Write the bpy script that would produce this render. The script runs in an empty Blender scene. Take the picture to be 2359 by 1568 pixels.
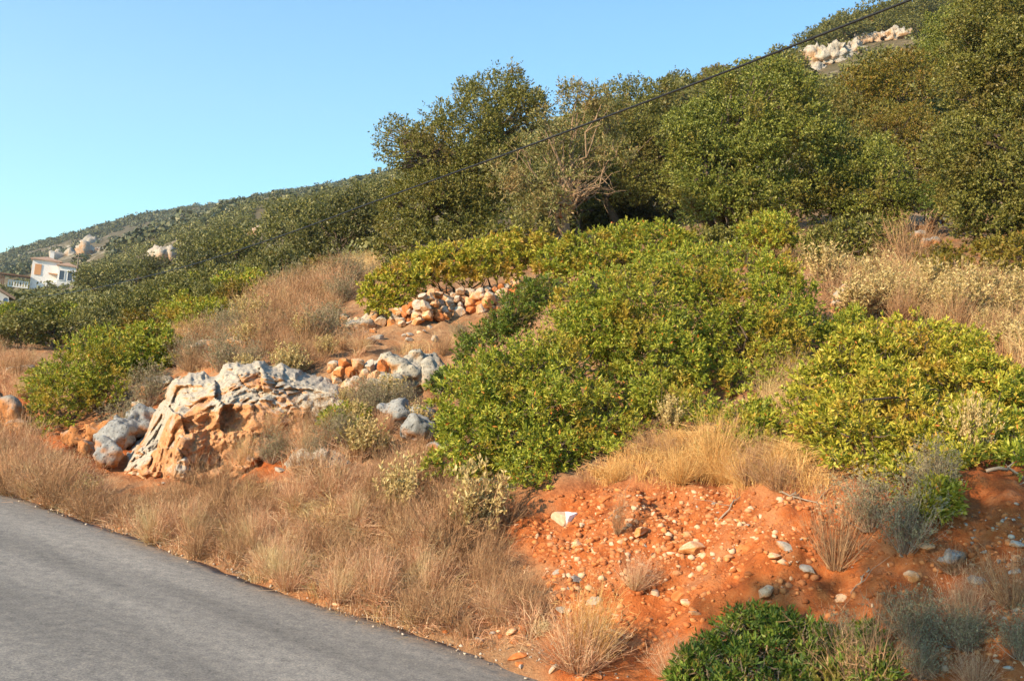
import bpy, bmesh, math, random
import numpy as np
from mathutils import Matrix, Vector

rng = np.random.default_rng(11)
random.seed(11)
SC = bpy.context.scene
COL = SC.collection

# ------------------------------------------------------------------ camera
PW, PH, FPX, CAMZ = 2358.0, 1568.0, 2314.0, 1.6     # picture grid used for measuring the photograph
PITCH, ROLL = math.radians(1.62), math.radians(6.5)
FWD = np.array([0, math.cos(PITCH), math.sin(PITCH)])
R0 = np.array([1.0, 0, 0]); U0 = np.array([0, -math.sin(PITCH), math.cos(PITCH)])
RIGHT = math.cos(ROLL) * R0 + math.sin(ROLL) * U0
UP = -math.sin(ROLL) * R0 + math.cos(ROLL) * U0
CAM = np.array([0, 0, CAMZ])
cd = bpy.data.cameras.new('camera'); cam = bpy.data.objects.new('camera', cd); COL.objects.link(cam)
cd.sensor_fit = 'HORIZONTAL'; cd.sensor_width = 36; cd.lens = 36 * FPX / PW
cd.clip_start = 0.05; cd.clip_end = 6000
m = Matrix.Identity(4)
for i in range(3):
    m[i][0], m[i][1], m[i][2], m[i][3] = RIGHT[i], UP[i], -FWD[i], CAM[i]
cam.matrix_world = m
SC.camera = cam

# ------------------------------------------------------------------ sky, sun, exposure
SUN_EL = math.radians(24)
SUN_H = np.array([-0.78, -0.626])
TO_SUN = np.array([SUN_H[0] * math.cos(SUN_EL), SUN_H[1] * math.cos(SUN_EL), math.sin(SUN_EL)])
w = bpy.data.worlds.new('World'); SC.world = w; w.use_nodes = True
nt = w.node_tree; bg = nt.nodes['Background']
sky = nt.nodes.new('ShaderNodeTexSky'); sky.sky_type = 'NISHITA'; sky.sun_disc = False
sky.sun_elevation = SUN_EL; sky.sun_rotation = math.atan2(SUN_H[0], SUN_H[1])
sky.air_density = 1.0; sky.dust_density = 0.6; sky.ozone_density = 1.0
tint = nt.nodes.new('ShaderNodeMix'); tint.data_type = 'RGBA'; tint.blend_type = 'MULTIPLY'; tint.inputs['Factor'].default_value = 1.0; tint.inputs['B'].default_value = (.62, 1.0, 1.15, 1)
nt.links.new(sky.outputs[0], tint.inputs['A']); nt.links.new(tint.outputs['Result'], bg.inputs[0]); bg.inputs[1].default_value = 0.13
sd = bpy.data.lights.new('sun', 'SUN'); sun = bpy.data.objects.new('sun', sd); COL.objects.link(sun)
sd.energy = 5.0; sd.angle = math.radians(0.5); sd.color = (1.0, 0.78, 0.52)
sun.rotation_euler = Vector(TO_SUN.tolist()).to_track_quat('Z', 'Y').to_euler()
SC.view_settings.view_transform = 'Standard'; SC.view_settings.look = 'None'
SC.view_settings.exposure = 0.95; SC.view_settings.gamma = 1
SC.cycles.max_bounces = 6; SC.cycles.diffuse_bounces = 3; SC.cycles.glossy_bounces = 2
SC.cycles.transmission_bounces = 3; SC.cycles.transparent_max_bounces = 6; SC.cycles.volume_bounces = 0

# ------------------------------------------------------------------ measuring helpers
def ray(px, py):
    px = np.asarray(px, float); py = np.asarray(py, float)
    return FWD + ((px - PW / 2) / FPX)[..., None] * RIGHT - ((py - PH / 2) / FPX)[..., None] * UP
def at(px, py, Y):
    d = ray(px, py); return CAM + d * (np.asarray(Y, float) / d[..., 1])[..., None]
def proj(P):
    D = np.asarray(P, float) - CAM
    z = D @ FWD; z = np.where(z < 0.05, 0.05, z)
    return PW / 2 + FPX * (D @ RIGHT) / z, PH / 2 - FPX * (D @ UP) / z
RN = np.array([0.615, 0.7885]); RD = np.array([-0.7885, 0.615]); RQ = 4.37   # road edge: normal into the bank, direction, distance
def qof(x, y): return RN[0] * x + RN[1] * y - RQ
def nrm(v): return v / np.maximum(np.linalg.norm(v, axis=-1, keepdims=True), 1e-9)
def sstep(x): x = np.clip(x, 0, 1); return x * x * (3 - 2 * x)
def _hash(ix, iy, iz):
    h = (ix.astype(np.int64) * 374761393 + iy.astype(np.int64) * 668265263 + iz.astype(np.int64) * 2147483647 + 1013904223) & 0xffffffff
    h = ((h ^ (h >> 13)) * 1274126177) & 0xffffffff
    return ((h ^ (h >> 16)) & 0xffff) / 65535.0
def vnoise(P):
    P = np.asarray(P, float); F = np.floor(P); f = P - F; f = f * f * (3 - 2 * f); I = F.astype(np.int64)
    r = 0
    for a in (0, 1):
        for b in (0, 1):
            for c in (0, 1):
                wgt = (f[:, 0] if a else 1 - f[:, 0]) * (f[:, 1] if b else 1 - f[:, 1]) * (f[:, 2] if c else 1 - f[:, 2])
                r = r + wgt * _hash(I[:, 0] + a, I[:, 1] + b, I[:, 2] + c)
    return r * 2 - 1
def fbm(P, octv=4, gain=0.5):
    r = 0; a = 1.0; P = np.asarray(P, float)
    for k in range(octv):
        r = r + a * vnoise(P * 2.03 ** k + 17.3 * k); a *= gain
    return r
def inpoly(px, py, poly):
    px = np.asarray(px); py = np.asarray(py); c = np.zeros(px.shape, bool)
    n = len(poly); j = n - 1
    for i in range(n):
        xi, yi = poly[i]; xj, yj = poly[j]
        hit = ((yi > py) != (yj > py)) & (px < (xj - xi) * (py - yi) / ((yj - yi) + 1e-12) + xi)
        c ^= hit; j = i
    return c
def edgedist(px, py, poly):
    d = np.full(np.shape(px), 1e9)
    for i in range(len(poly)):
        ax, ay = poly[i - 1]; bx, by = poly[i]
        vx, vy = bx - ax, by - ay
        t = np.clip(((px - ax) * vx + (py - ay) * vy) / (vx * vx + vy * vy + 1e-9), 0, 1)
        d = np.minimum(d, np.hypot(px - ax - t * vx, py - ay - t * vy))
    return d

# ------------------------------------------------------------------ object helpers
def tag(o, label=None, cat=None, group=None, kind=None):
    if label: o['label'] = label
    if cat: o['category'] = cat
    if group: o['group'] = group
    if kind: o['kind'] = kind
    return o
def mesh_np(name, V, quads=None, tris=None, smooth=False):
    me = bpy.data.meshes.new(name); V = np.asarray(V, np.float32)
    me.vertices.add(len(V)); me.vertices.foreach_set('co', V.ravel())
    idx = []; st = []; off = 0
    if quads is not None and len(quads):
        q = np.asarray(quads, np.int32); idx.append(q.ravel()); st.append(np.arange(len(q)) * 4); off = len(q) * 4
    if tris is not None and len(tris):
        t = np.asarray(tris, np.int32); idx.append(t.ravel()); st.append(off + np.arange(len(t)) * 3)
    idx = np.concatenate(idx).astype(np.int32); st = np.concatenate(st).astype(np.int32)
    me.loops.add(len(idx)); me.loops.foreach_set('vertex_index', idx)
    me.polygons.add(len(st)); me.polygons.foreach_set('loop_start', st)
    me.update(calc_edges=True)
    if smooth: me.polygons.foreach_set('use_smooth', np.ones(len(st), bool))
    return me
def link(name, me, mat=None, parent=None):
    o = bpy.data.objects.new(name, me); COL.objects.link(o)
    if mat is not None and me is not None and len(me.materials) == 0: me.materials.append(mat)
    if parent is not None: o.parent = parent
    return o
def empty(name, loc, label, cat, group=None):
    o = bpy.data.objects.new(name, None); COL.objects.link(o); o.location = [float(v) for v in loc]
    o.empty_display_size = 0.1
    return tag(o, label, cat, group)

# ------------------------------------------------------------------ materials
def new_mat(name):
    m = bpy.data.materials.new(name); m.use_nodes = True
    n = m.node_tree; b = n.nodes['Principled BSDF']; b.inputs['Roughness'].default_value = 0.9
    b.inputs['Specular IOR Level'].default_value = 0.2
    return m, n, b
def node(n, t, **kw):
    x = n.nodes.new(t)
    for k, v in kw.items(): setattr(x, k, v)
    return x
def ramp(n, fac, stops):
    r = n.nodes.new('ShaderNodeValToRGB'); e = r.color_ramp.elements
    while len(e) < len(stops): e.new(0.5)
    for el, (p, c) in zip(e, stops): el.position = p; el.color = (*c, 1)
    n.links.new(fac, r.inputs[0]); return r.outputs[0]
def noise(n, vec, scale, detail=4, rough=0.6, dist=0.0):
    t = n.nodes.new('ShaderNodeTexNoise'); t.inputs['Scale'].default_value = scale
    t.inputs['Detail'].default_value = detail; t.inputs['Roughness'].default_value = rough; t.inputs['Distortion'].default_value = dist
    if vec is not None: n.links.new(vec, t.inputs['Vector'])
    return t.outputs['Fac']
def mix(n, fac, a, b, mode='MIX'):
    x = n.nodes.new('ShaderNodeMix'); x.data_type = 'RGBA'; x.blend_type = mode
    for s, v in ((x.inputs['Factor'], fac), (x.inputs['A'], a), (x.inputs['B'], b)):
        if isinstance(v, (int, float)): s.default_value = v
        elif isinstance(v, tuple): s.default_value = (*v, 1)
        else: n.links.new(v, s)
    return x.outputs['Result']
def bump(n, b, h, strength, dist):
    x = n.nodes.new('ShaderNodeBump'); x.inputs['Strength'].default_value = strength; x.inputs['Distance'].default_value = dist
    n.links.new(h, x.inputs['Height']); n.links.new(x.outputs[0], b.inputs['Normal'])
def mrange(n, v, a, b, c=0.0, d=1.0):
    x = n.nodes.new('ShaderNodeMapRange')
    for i, k in ((1, a), (2, b), (3, c), (4, d)): x.inputs[i].default_value = k
    n.links.new(v, x.inputs[0]); return x.outputs[0]
def mmath(n, op, a, b=None):
    x = n.nodes.new('ShaderNodeMath'); x.operation = op
    for i, v in ((0, a), (1, b)):
        if v is None: continue
        if isinstance(v, (int, float)): x.inputs[i].default_value = v
        else: n.links.new(v, x.inputs[i])
    return x.outputs[0]

def leaf_mat(name, stops, transl=0.3, patch=None, pscale=1.2, rough=0.5, spec=0.35):
    """stops: colours picked leaf by leaf; patch: a second hue that some whole sprays of the plant have"""
    m, n, b = new_mat(name)
    g = node(n, 'ShaderNodeNewGeometry')
    c = ramp(n, g.outputs['Random Per Island'], stops)
    if patch is not None:
        f = mrange(n, noise(n, g.outputs['Position'], pscale * 1.5, 3), 0.52, 0.66, 0, 0.85)
        c = mix(n, f, c, patch)
    n.links.new(c, b.inputs['Base Color']); b.inputs['Roughness'].default_value = rough
    b.inputs['Specular IOR Level'].default_value = spec
    t = node(n, 'ShaderNodeBsdfTranslucent'); n.links.new(mix(n, 1.0, c, (1.0, 1.0, 0.55), 'MULTIPLY'), t.inputs[0])
    ms = node(n, 'ShaderNodeMixShader'); ms.inputs[0].default_value = transl
    n.links.new(b.outputs[0], ms.inputs[1]); n.links.new(t.outputs[0], ms.inputs[2])
    n.links.new(ms.outputs[0], n.nodes['Material Output'].inputs[0])
    return m
M = {}
M['mastic_olive'] = leaf_mat('mastic_leaf_olive', [(0, (.05, .08, .012)), (.4, (.11, .15, .02)), (.8, (.18, .21, .03)), (1, (.26, .2, .04))], .28, (.20, .12, .03), 1.2)
M['mastic'] = leaf_mat('mastic_leaf', [(0, (0.106, 0.151, 0.016)), (.4, (0.241, 0.277, 0.028)), (.75, (0.373, 0.381, 0.043)), (.955, (0.461, 0.428, 0.062)), (1, (0.640, 0.158, 0.031))], .3, (0.391, 0.253, 0.035), 1.6)
M['mastic_yellow'] = leaf_mat('mastic_leaf_yellow', [(0, (0.132, 0.154, 0.014)), (.35, (0.290, 0.297, 0.026)), (.75, (0.476, 0.428, 0.050)), (.95, (0.555, 0.451, 0.072)), (1, (0.555, 0.143, 0.029))], .3, (0.450, 0.262, 0.043), 1.8)
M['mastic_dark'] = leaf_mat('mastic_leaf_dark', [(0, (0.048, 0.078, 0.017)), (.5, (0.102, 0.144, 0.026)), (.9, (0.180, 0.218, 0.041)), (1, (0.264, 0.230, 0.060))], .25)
M['oak'] = leaf_mat('oak_leaf', [(0, (0.056, 0.062, 0.011)), (.45, (0.129, 0.127, 0.022)), (.85, (0.219, 0.208, 0.041)), (1, (0.292, 0.249, 0.072))], .2, (0.168, 0.124, 0.027), .8)
M['oak_dark'] = leaf_mat('oak_leaf_dark', [(0, (0.042, 0.047, 0.012)), (.5, (0.087, 0.090, 0.020)), (.9, (0.157, 0.141, 0.036)), (1, (0.209, 0.169, 0.060))], .2)
M['oak_green'] = leaf_mat('oak_leaf_green', [(0, (0.061, 0.080, 0.014)), (.45, (0.143, 0.165, 0.023)), (.85, (0.250, 0.262, 0.043)), (1, (0.345, 0.329, 0.085))], .22, (0.204, 0.152, 0.028), .7)
M['oak_yellow'] = leaf_mat('oak_leaf_yellow', [(0, (.08, .072, .010)), (.45, (.165, .135, .016)), (.9, (.25, .20, .030)), (1, (.32, .14, .03))], .25, (.20, .12, .024), .9)
M['olive'] = leaf_mat('olive_leaf', [(0, (.10, .10, .03)), (.5, (.19, .185, .055)), (.85, (.29, .26, .10)), (1, (.36, .23, .10))], .25, (.27, .17, .065), 1.3)
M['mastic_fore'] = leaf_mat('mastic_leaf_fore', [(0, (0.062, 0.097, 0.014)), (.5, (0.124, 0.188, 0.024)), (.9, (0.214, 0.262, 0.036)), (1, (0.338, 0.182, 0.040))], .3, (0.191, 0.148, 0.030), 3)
M['dry_leaf'] = leaf_mat('phlomis_leaf', [(0, (.34, .25, .10)), (.5, (.52, .40, .17)), (1, (.64, .50, .25))], .25, rough=.8)
M['grey_leaf'] = leaf_mat('grey_leaf', [(0, (.15, .13, .075)), (.5, (.25, .215, .12)), (1, (.35, .29, .17))], .2, rough=.8)
M['far_leaf'] = leaf_mat('far_leaf', [(0, (0.040, 0.052, 0.018)), (.5, (0.086, 0.094, 0.031)), (1, (0.161, 0.144, 0.058))], .1)
M['mid_leaf'] = leaf_mat('mid_leaf', [(0, (0.056, 0.063, 0.012)), (.5, (0.122, 0.122, 0.022)), (1, (0.220, 0.192, 0.045))], .2)
M['mid_leaf_light'] = leaf_mat('mid_leaf_light', [(0, (.075, .082, .02)), (.5, (.155, .152, .038)), (1, (.25, .22, .07))], .2)
M['mid_leaf_red'] = leaf_mat('mid_leaf_red', [(0, (.10, .05, .018)), (.5, (.20, .085, .03)), (1, (.27, .15, .05))], .2)
M['grass_red'] = leaf_mat('grass_red', [(0, (0.284, 0.131, 0.075)), (.35, (0.491, 0.250, 0.144)), (.75, (0.654, 0.399, 0.251)), (1, (0.742, 0.573, 0.367))], .25, (0.545, 0.449, 0.251), 2.2, .8, .1)
M['grass_tan'] = leaf_mat('grass_tan', [(0, (0.320, 0.173, 0.086)), (.4, (0.500, 0.304, 0.155)), (.8, (0.620, 0.441, 0.230)), (1, (0.640, 0.525, 0.265))], .25, (0.500, 0.399, 0.172), 2.0, .8, .1)
M['grass_gold'] = leaf_mat('grass_gold', [(0, (.44, .22, .08)), (.4, (.64, .37, .14)), (1, (.76, .54, .24))], .3, rough=.8, spec=.1)
M['twig_dry'] = leaf_mat('twig_dry', [(0, (.18, .09, .05)), (.5, (.34, .19, .10)), (1, (.48, .31, .17))], .1, rough=.8, spec=.1)
M['twig_grey'] = leaf_mat('twig_grey', [(0, (.16, .11, .08)), (.5, (.29, .21, .15)), (1, (.42, .32, .24))], .1, rough=.8, spec=.1)

def bark_mat(name, a, b_):
    m, n, b = new_mat(name); g = node(n, 'ShaderNodeNewGeometry')
    f = noise(n, g.outputs['Position'], 14, 5, .7, 1.0)
    n.links.new(ramp(n, f, [(.3, a), (.7, b_)]), b.inputs['Base Color']); bump(n, b, f, .6, .02); return m
M['bark'] = bark_mat('bark', (.05, .035, .024), (.14, .10, .07))
M['bark_olive'] = bark_mat('bark_olive', (.16, .10, .06), (.34, .24, .15))
M['bark_dead'] = bark_mat('bark_dead', (.16, .12, .09), (.36, .29, .22))

def rock_mat(name, grey=(.25, .225, .19), dark=(.12, .105, .09), orange=(.40, .165, .055), bias=0.0, scale=1.0, bstr=.8, stain=False):
    m, n, b = new_mat(name)
    tc = node(n, 'ShaderNodeTexCoord'); g = node(n, 'ShaderNodeNewGeometry'); oi = node(n, 'ShaderNodeObjectInfo')
    pos = g.outputs['Position']
    big = noise(n, pos, 2.2 * scale, 5, .6, .5); fine = noise(n, pos, 16 * scale, 8, .7)
    pit = node(n, 'ShaderNodeTexVoronoi'); pit.inputs['Scale'].default_value = 26 * scale; n.links.new(pos, pit.inputs['Vector'])
    pits = mrange(n, mmath(n, 'ADD', pit.outputs['Distance'], mmath(n, 'MULTIPLY', fine, .5)), .35, .55)
    gc = ramp(n, fine, [(.25, dark), (.45, grey), (.7, tuple(min(1, v * 1.35) for v in grey))])
    oc = ramp(n, noise(n, pos, 9 * scale, 6, .7), [(.25, tuple(v * .55 for v in orange)), (.5, orange), (.75, (min(1, orange[0] * 1.25), orange[1] * 1.6, orange[2] * 2.4))])
    sx = node(n, 'ShaderNodeSeparateXYZ'); n.links.new(g.outputs['Normal'], sx.inputs[0])
    # rain-washed upward faces weather grey, fresh broken faces keep the iron-stained orange
    f = mmath(n, 'ADD', mmath(n, 'MULTIPLY', sx.outputs['Z'], -.32), mmath(n, 'MULTIPLY', big, 1.5))
    f = mmath(n, 'ADD', f, mmath(n, 'MULTIPLY', oi.outputs['Random'], .3))
    if stain: va = node(n, 'ShaderNodeVertexColor'); va.layer_name = 'stain'; sv_ = node(n, 'ShaderNodeSeparateColor'); n.links.new(va.outputs[0], sv_.inputs[0]); f = mmath(n, 'ADD', f, mmath(n, 'MULTIPLY', sv_.outputs[0], .5))
    f = mrange(n, f, .72 - bias, .98 - bias)
    c = mix(n, f, gc, oc)
    c = mix(n, mrange(n, pits, 0, 1, .55, 0), c, tuple(v * .5 for v in dark))
    n.links.new(c, b.inputs['Base Color'])
    h = mmath(n, 'ADD', fine, mmath(n, 'MULTIPLY', pits, .35)); bump(n, b, h, bstr, .03 / scale)
    return m
M['rock'] = rock_mat('limestone', grey=(.31, .28, .23), orange=(.46, .22, .085), bias=.03)
M['rock_face'] = rock_mat('limestone_face', grey=(.34, .30, .245), dark=(.17, .14, .11), orange=(.44, .215, .095), bias=-.05, scale=1.0, stain=True)
M['rock_orange'] = rock_mat('limestone_stained', bias=.30)
M['rock_grey'] = rock_mat('limestone_grey', grey=(.23, .23, .225), bias=-.15)
M['rock_brown'] = rock_mat('rock_brown', grey=(.30, .20, .13), orange=(.42, .18, .07), bias=.1)
M['stone_pale'] = rock_mat('stone_pale', grey=(.52, .34, .21), dark=(.34, .17, .09), orange=(.46, .18, .055), bias=.08, scale=3, bstr=.6)
M['stone_orange'] = rock_mat('stone_orange', grey=(.42, .20, .09), dark=(.27, .10, .04), orange=(.44, .14, .04), bias=.35, scale=2.5, bstr=.5)
M['wall_stone'] = rock_mat('wall_stone', grey=(.37, .32, .26), dark=(.22, .17, .13), orange=(.46, .25, .12), bias=.05, scale=2.5, bstr=.5)
M['stone_grey'] = rock_mat('stone_grey', grey=(.30, .26, .22), dark=(.18, .14, .11), orange=(.38, .2, .09), bias=-.12, scale=2.5, bstr=.5)
M['cliff'] = rock_mat('cliff', grey=(.34, .30, .25), dark=(.26, .21, .16), orange=(.40, .24, .13), bias=.0, scale=.12, bstr=.8)

# ------------------------------------------------------------------ terrain: measured ground points (column, row, distance) -> one smooth surface
QPTS = [(0,1060,.5),(0,1000,1.4),(0,915,2.2),(0,850,3),(150,1080,1.0),(150,1000,1.8),(150,880,3.2),
 (300,1130,1.0),(300,1070,1.6),(350,955,2.3),(380,885,3.0),(420,800,4.6),
 (500,1190,.7),(500,1095,1.5),(500,970,2.0),(560,860,2.7),(580,790,4.0),(600,740,6.0),
 (700,1290,.35),(700,1200,.8),(700,1090,1.4),(700,1000,1.9),(760,905,2.6),(760,810,3.9),(760,720,6),
 (950,1380,.4),(950,1250,.9),(950,1130,1.5),(950,1030,2.1),(950,930,2.8),(950,830,3.9),(1000,745,5.2),(1000,690,6.2),(1000,635,7.2),
 (1200,1450,.35),(1200,1330,.8),(1200,1200,1.4),(1200,1130,1.75),(1200,900,4),(1250,700,6.5),
 (1500,1560,.35),(1500,1450,.65),(1500,1330,1.0),(1500,1200,1.36),(1500,1110,1.58),(1500,1050,2.2),(1500,900,4.2),(1500,700,7),
 (1800,1560,.45),(1800,1330,.98),(1800,1200,1.25),(1800,1110,1.5),(1800,1050,2.1),(1800,900,4.2),(1800,700,7),
 (2100,1560,.45),(2100,1330,1.0),(2100,1140,1.55),(2100,1050,2.3),(2100,850,5),(2100,760,6.5),(2100,620,10),
 (2358,1560,.5),(2358,1330,1.1),(2358,1130,1.8),(2358,950,4),(2358,800,7),(2358,640,10.5)]
YPTS = [(2100,540,19.7),(2100,430,30),(2100,300,50),(2100,170,100),(2358,560,19),(2358,420,30),(2358,280,50),(2358,100,100),
 (1800,590,17),(1800,530,22),(1800,430,32),(1800,320,55),(1800,200,110),(1500,600,17),(1500,540,23),(1500,460,34),(1500,370,55),(1500,300,110),
 (1200,610,17),(1200,570,22),(1200,500,35),(1200,440,60),(1200,380,130),(950,620,18),(950,590,22),(950,540,35),(950,500,60),(900,460,130),
 (700,690,17),(700,655,25),(700,610,45),(700,560,90),(680,500,180),(450,750,19),(450,715,28),(450,670,50),(450,620,100),(430,560,190),
 (200,800,19),(200,755,27),(200,710,50),(200,692,100),(180,664,200),(0,790,19),(0,755,30),(0,725,55),(0,702,110),(0,690,200),
 (-100,672,260),(0,648,260),(176,608,260),(293,566,260),(423,524,260),(529,478,260),(620,452,260),(740,445,260),
 (-100,665,340),(0,650,340),(176,632,340),(293,600,340),(423,555,340),(529,512,340),(620,478,340),(740,465,340)]
CREST = [(-150,628,620),(0,593,620),(150,548,620),(330,500,620),(480,478,620),(700,440,580),(870,410,500),(1200,322,300),(1600,208,190),(1850,133,150),(2000,58,140),(2200,8,140),(2450,-80,140)]
cp = []
for px, py, q in QPTS:
    d = ray(px, py); Y = (RQ + q) / (RN[0] * d[0] / d[1] + RN[1]); cp.append(at(px, py, Y))
for px, py, Y in YPTS: cp.append(at(px, py, Y))
for px, py, Y in CREST:
    cp += [at(px, py, Y), at(px, py + 30, Y * 1.5), at(px, py + 70, Y * 2.6)]
for px in range(-250, 2700, 220):
    py = 1120 + .345 * px
    for q in (-.5, 0):
        d = ray(px, py); Y = (RQ + q) / (RN[0] * d[0] / d[1] + RN[1]); p = CAM + d / d[1] * Y; p[2] = -.02 if q < 0 else .02; cp.append(p)
cp = np.array(cp)
def _ue(P): return np.stack([P[..., 0] / P[..., 1] * 3.0, np.log(P[..., 1])], -1)
CU = _ue(cp); CE = (cp[:, 2] - CAMZ) / cp[:, 1]
def _phi(A, B): return np.sqrt(((A[:, None] - B[None]) ** 2).sum(-1) + .006)
_K = _phi(CU, CU); _n = len(CU)
_A = np.block([[_K - np.eye(_n) * .02, np.ones((_n, 1))], [np.ones((1, _n)), np.zeros((1, 1))]])
_W = np.linalg.solve(_A, np.r_[CE, 0])
UG = np.linspace(-.60, .60, 241); LG = np.linspace(math.log(2.2), math.log(1700), 420)
_uu, _ll = np.meshgrid(UG, LG, indexing='ij'); _q = np.stack([_uu.ravel() * 3, _ll.ravel()], -1)
EG = np.concatenate([_phi(c, CU) @ _W[:-1] + _W[-1] for c in np.array_split(_q, 40)]).reshape(_uu.shape)
def tz(x, y, micro=True):
    """height of the ground at x, y"""
    x = np.asarray(x, float); y = np.maximum(np.asarray(y, float), 2.3)
    um = .58; u = x / y
    over = u > um
    t = np.where(over, (x - um * y) / (.7885 + .615 * um), 0)          # beyond the right edge the bank simply runs on along the road
    xx = x - .7885 * t; yy = y + .615 * t
    fu = np.clip((np.clip(xx / yy, -.599, .599) - UG[0]) / (UG[1] - UG[0]), 0, len(UG) - 1.001)
    fl = np.clip((np.log(yy) - LG[0]) / (LG[1] - LG[0]), 0, len(LG) - 1.001)
    i = fu.astype(int); j = fl.astype(int); a = fu - i; b = fl - j
    e = EG[i, j] * (1 - a) * (1 - b) + EG[i + 1, j] * a * (1 - b) + EG[i, j + 1] * (1 - a) * b + EG[i + 1, j + 1] * a * b
    z = e * yy + CAMZ
    q = qof(x, y) - .11
    wid = np.where(u < -.6, .34 + (-.6 - u) * 12, .34)
    k = sstep((q + .12) / wid)
    if micro:
        P = np.stack([x, y, 0 * x], -1)
        near = np.exp(-np.maximum(y - 9, 0) / 14)
        fa = np.clip((y - 15) / 120, 0, 1)
        z = z + k * near * (.07 * fbm(P * 1.6, 3) + .05 * fbm(P * 6.5, 3) + .03 * fbm(np.stack([(x * RD[0] + y * RD[1]) * 5.5, q * 1.2, 0 * x + 2], -1), 2) + .016 * fbm(P * 17, 2)) * sstep((q + .1) / .8) + fa * (1.6 * fbm(P * .035, 3) + .5 * fbm(P * .16, 2))
    z = np.where(k < 1, z * k - .04 * (1 - k), z)
    if micro: z = z + np.exp(-((q - .02) / .12) ** 2) * (.030 + .055 * fbm(np.stack([x * 2.6, y * 2.6, 3 + 0 * x], -1), 3)) * (y < 30)   # soil drifting over the asphalt edge
    return z
_T = np.exp(np.linspace(math.log(3), math.log(900), 420))
def ground_many(px, py):
    """where the lines of sight through measured points meet the ground"""
    d = ray(px, py); d = d / d[:, 1:2]; out = np.empty((len(d), 3))
    for s in range(0, len(d), 1500):
        dd = d[s:s + 1500]; P = CAM + _T[None, :, None] * dd[:, None]
        below = (P[..., 2] < tz(P[..., 0].ravel(), P[..., 1].ravel(), False).reshape(P.shape[:2]))
        k = np.where(below.any(1), below.argmax(1), len(_T) - 1).clip(1); a = _T[k - 1] * .985; b = _T[k] * 1.015
        for _ in range(9):
            c = .5 * (a + b); p = CAM + c[:, None] * dd; lo = p[:, 2] < tz(p[:, 0], p[:, 1]); b = np.where(lo, c, b); a = np.where(lo, a, c)
        out[s:s + 1500] = CAM + b[:, None] * dd
    return out
def ground(px, py): return ground_many(np.array([float(px)]), np.array([float(py)]))[0]
def onground(x, y): return np.array([x, y, tz(np.array([x]), np.array([y]))[0]])

# ground sheet
us = np.r_[np.linspace(-3.2, -.6, 70), np.linspace(-.59, .59, 400), np.linspace(.6, 3.0, 60)]
ys = np.r_[np.exp(np.linspace(math.log(2.3), math.log(13), 260))[:-1], np.exp(np.linspace(math.log(13), math.log(70), 130))[:-1], np.exp(np.linspace(math.log(70), math.log(1650), 110))]
GU, GY = np.meshgrid(us, ys, indexing='ij'); gx = (GU * GY).ravel(); gy = GY.ravel(); gz = tz(gx, gy)
nu, ny = GU.shape
ii = (np.arange(nu - 1)[:, None] * ny + np.arange(ny - 1)[None]).ravel()
gq = np.stack([ii, ii + ny, ii + ny + 1, ii + 1], -1)
gme = mesh_np('ground', np.stack([gx, gy, gz], -1), gq, smooth=True)
BARE = [(1130,1180),(1230,1130),(1380,1105),(1640,1112),(1900,1130),(2000,1100),(2600,1000),(2600,1750),(1300,1750),(1250,1480),(1300,1330),(1180,1260)]
BARE2 = [(-200,830),(70,840),(130,980),(300,960),(420,880),(560,900),(700,900),(760,1000),(800,1080),(560,1110),(330,1100),(150,1060),(-200,1040)]
ppx, ppy = proj(np.stack([gx, gy, gz], -1))
def softmask(poly, soft=45):
    s = edgedist(ppx, ppy, poly); s = np.where(inpoly(ppx, ppy, poly), s, -s)
    return sstep(s / soft * .5 + .5)
near = gy < 22
bare = np.where(near, np.maximum(softmask(BARE), softmask(BARE2, 30)), 0)
far = sstep((gy - 13) / 20)
ca = gme.color_attributes.new('region', 'FLOAT_COLOR', 'POINT')
ca.data.foreach_set('color', np.stack([bare, far, 0 * far, 1 + 0 * far], -1).astype(np.float32).ravel())
gm, n, b = new_mat('hillside_soil'); g = node(n, 'ShaderNodeNewGeometry'); pos = g.outputs['Position']
at_ = node(n, 'ShaderNodeVertexColor'); at_.layer_name = 'region'; sp = node(n, 'ShaderNodeSeparateColor'); n.links.new(at_.outputs[0], sp.inputs[0])
n1 = noise(n, pos, 1.3, 6, .65); n2 = noise(n, pos, 9, 8, .72); n3 = noise(n, pos, 45, 6, .75)
dirt = ramp(n, n2, [(.3, (.22, .054, .015)), (.5, (.40, .108, .026)), (.7, (.49, .175, .054))])
dirt = mix(n, mrange(n, noise(n, pos, 2.6, 7, .72), .48, .66, 0, .6), dirt, (.46, .23, .11))
litter = ramp(n, n2, [(.3, (.20, .095, .045)), (.5, (.33, .18, .09)), (.72, (.42, .27, .15))])
litter = mix(n, mrange(n, n1, .5, .68), litter, (.40, .15, .05))
c = mix(n, sp.outputs[0], litter, dirt)
nf = noise(n, pos, .035, 8, .7); nf2 = noise(n, pos, .25, 6, .7)
farc = ramp(n, nf2, [(.3, (.05, .045, .02)), (.55, (.11, .085, .045)), (.7, (.21, .16, .10))])
farc = mix(n, mrange(n, nf, .53, .62), farc, ramp(n, noise(n, pos, .5, 8, .75), [(.42, (.07, .06, .03)), (.52, (.20, .16, .10)), (.62, (.42, .37, .30)), (.72, (.52, .47, .39))]))
c = mix(n, sp.outputs[1], c, farc)
n.links.new(c, b.inputs['Base Color'])
bump(n, b, mmath(n, 'ADD', n2, mmath(n, 'MULTIPLY', n3, .4)), .9, .05)
tag(link('ground', gme, gm), kind='structure')
vm = mesh_np('verge', [(-400, -300, -.06), (400, -300, -.06), (400, 2.32, -.06), (-400, 2.32, -.06)], [(0, 1, 2, 3)])
tag(link('verge', vm, gm), kind='structure')

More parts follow.
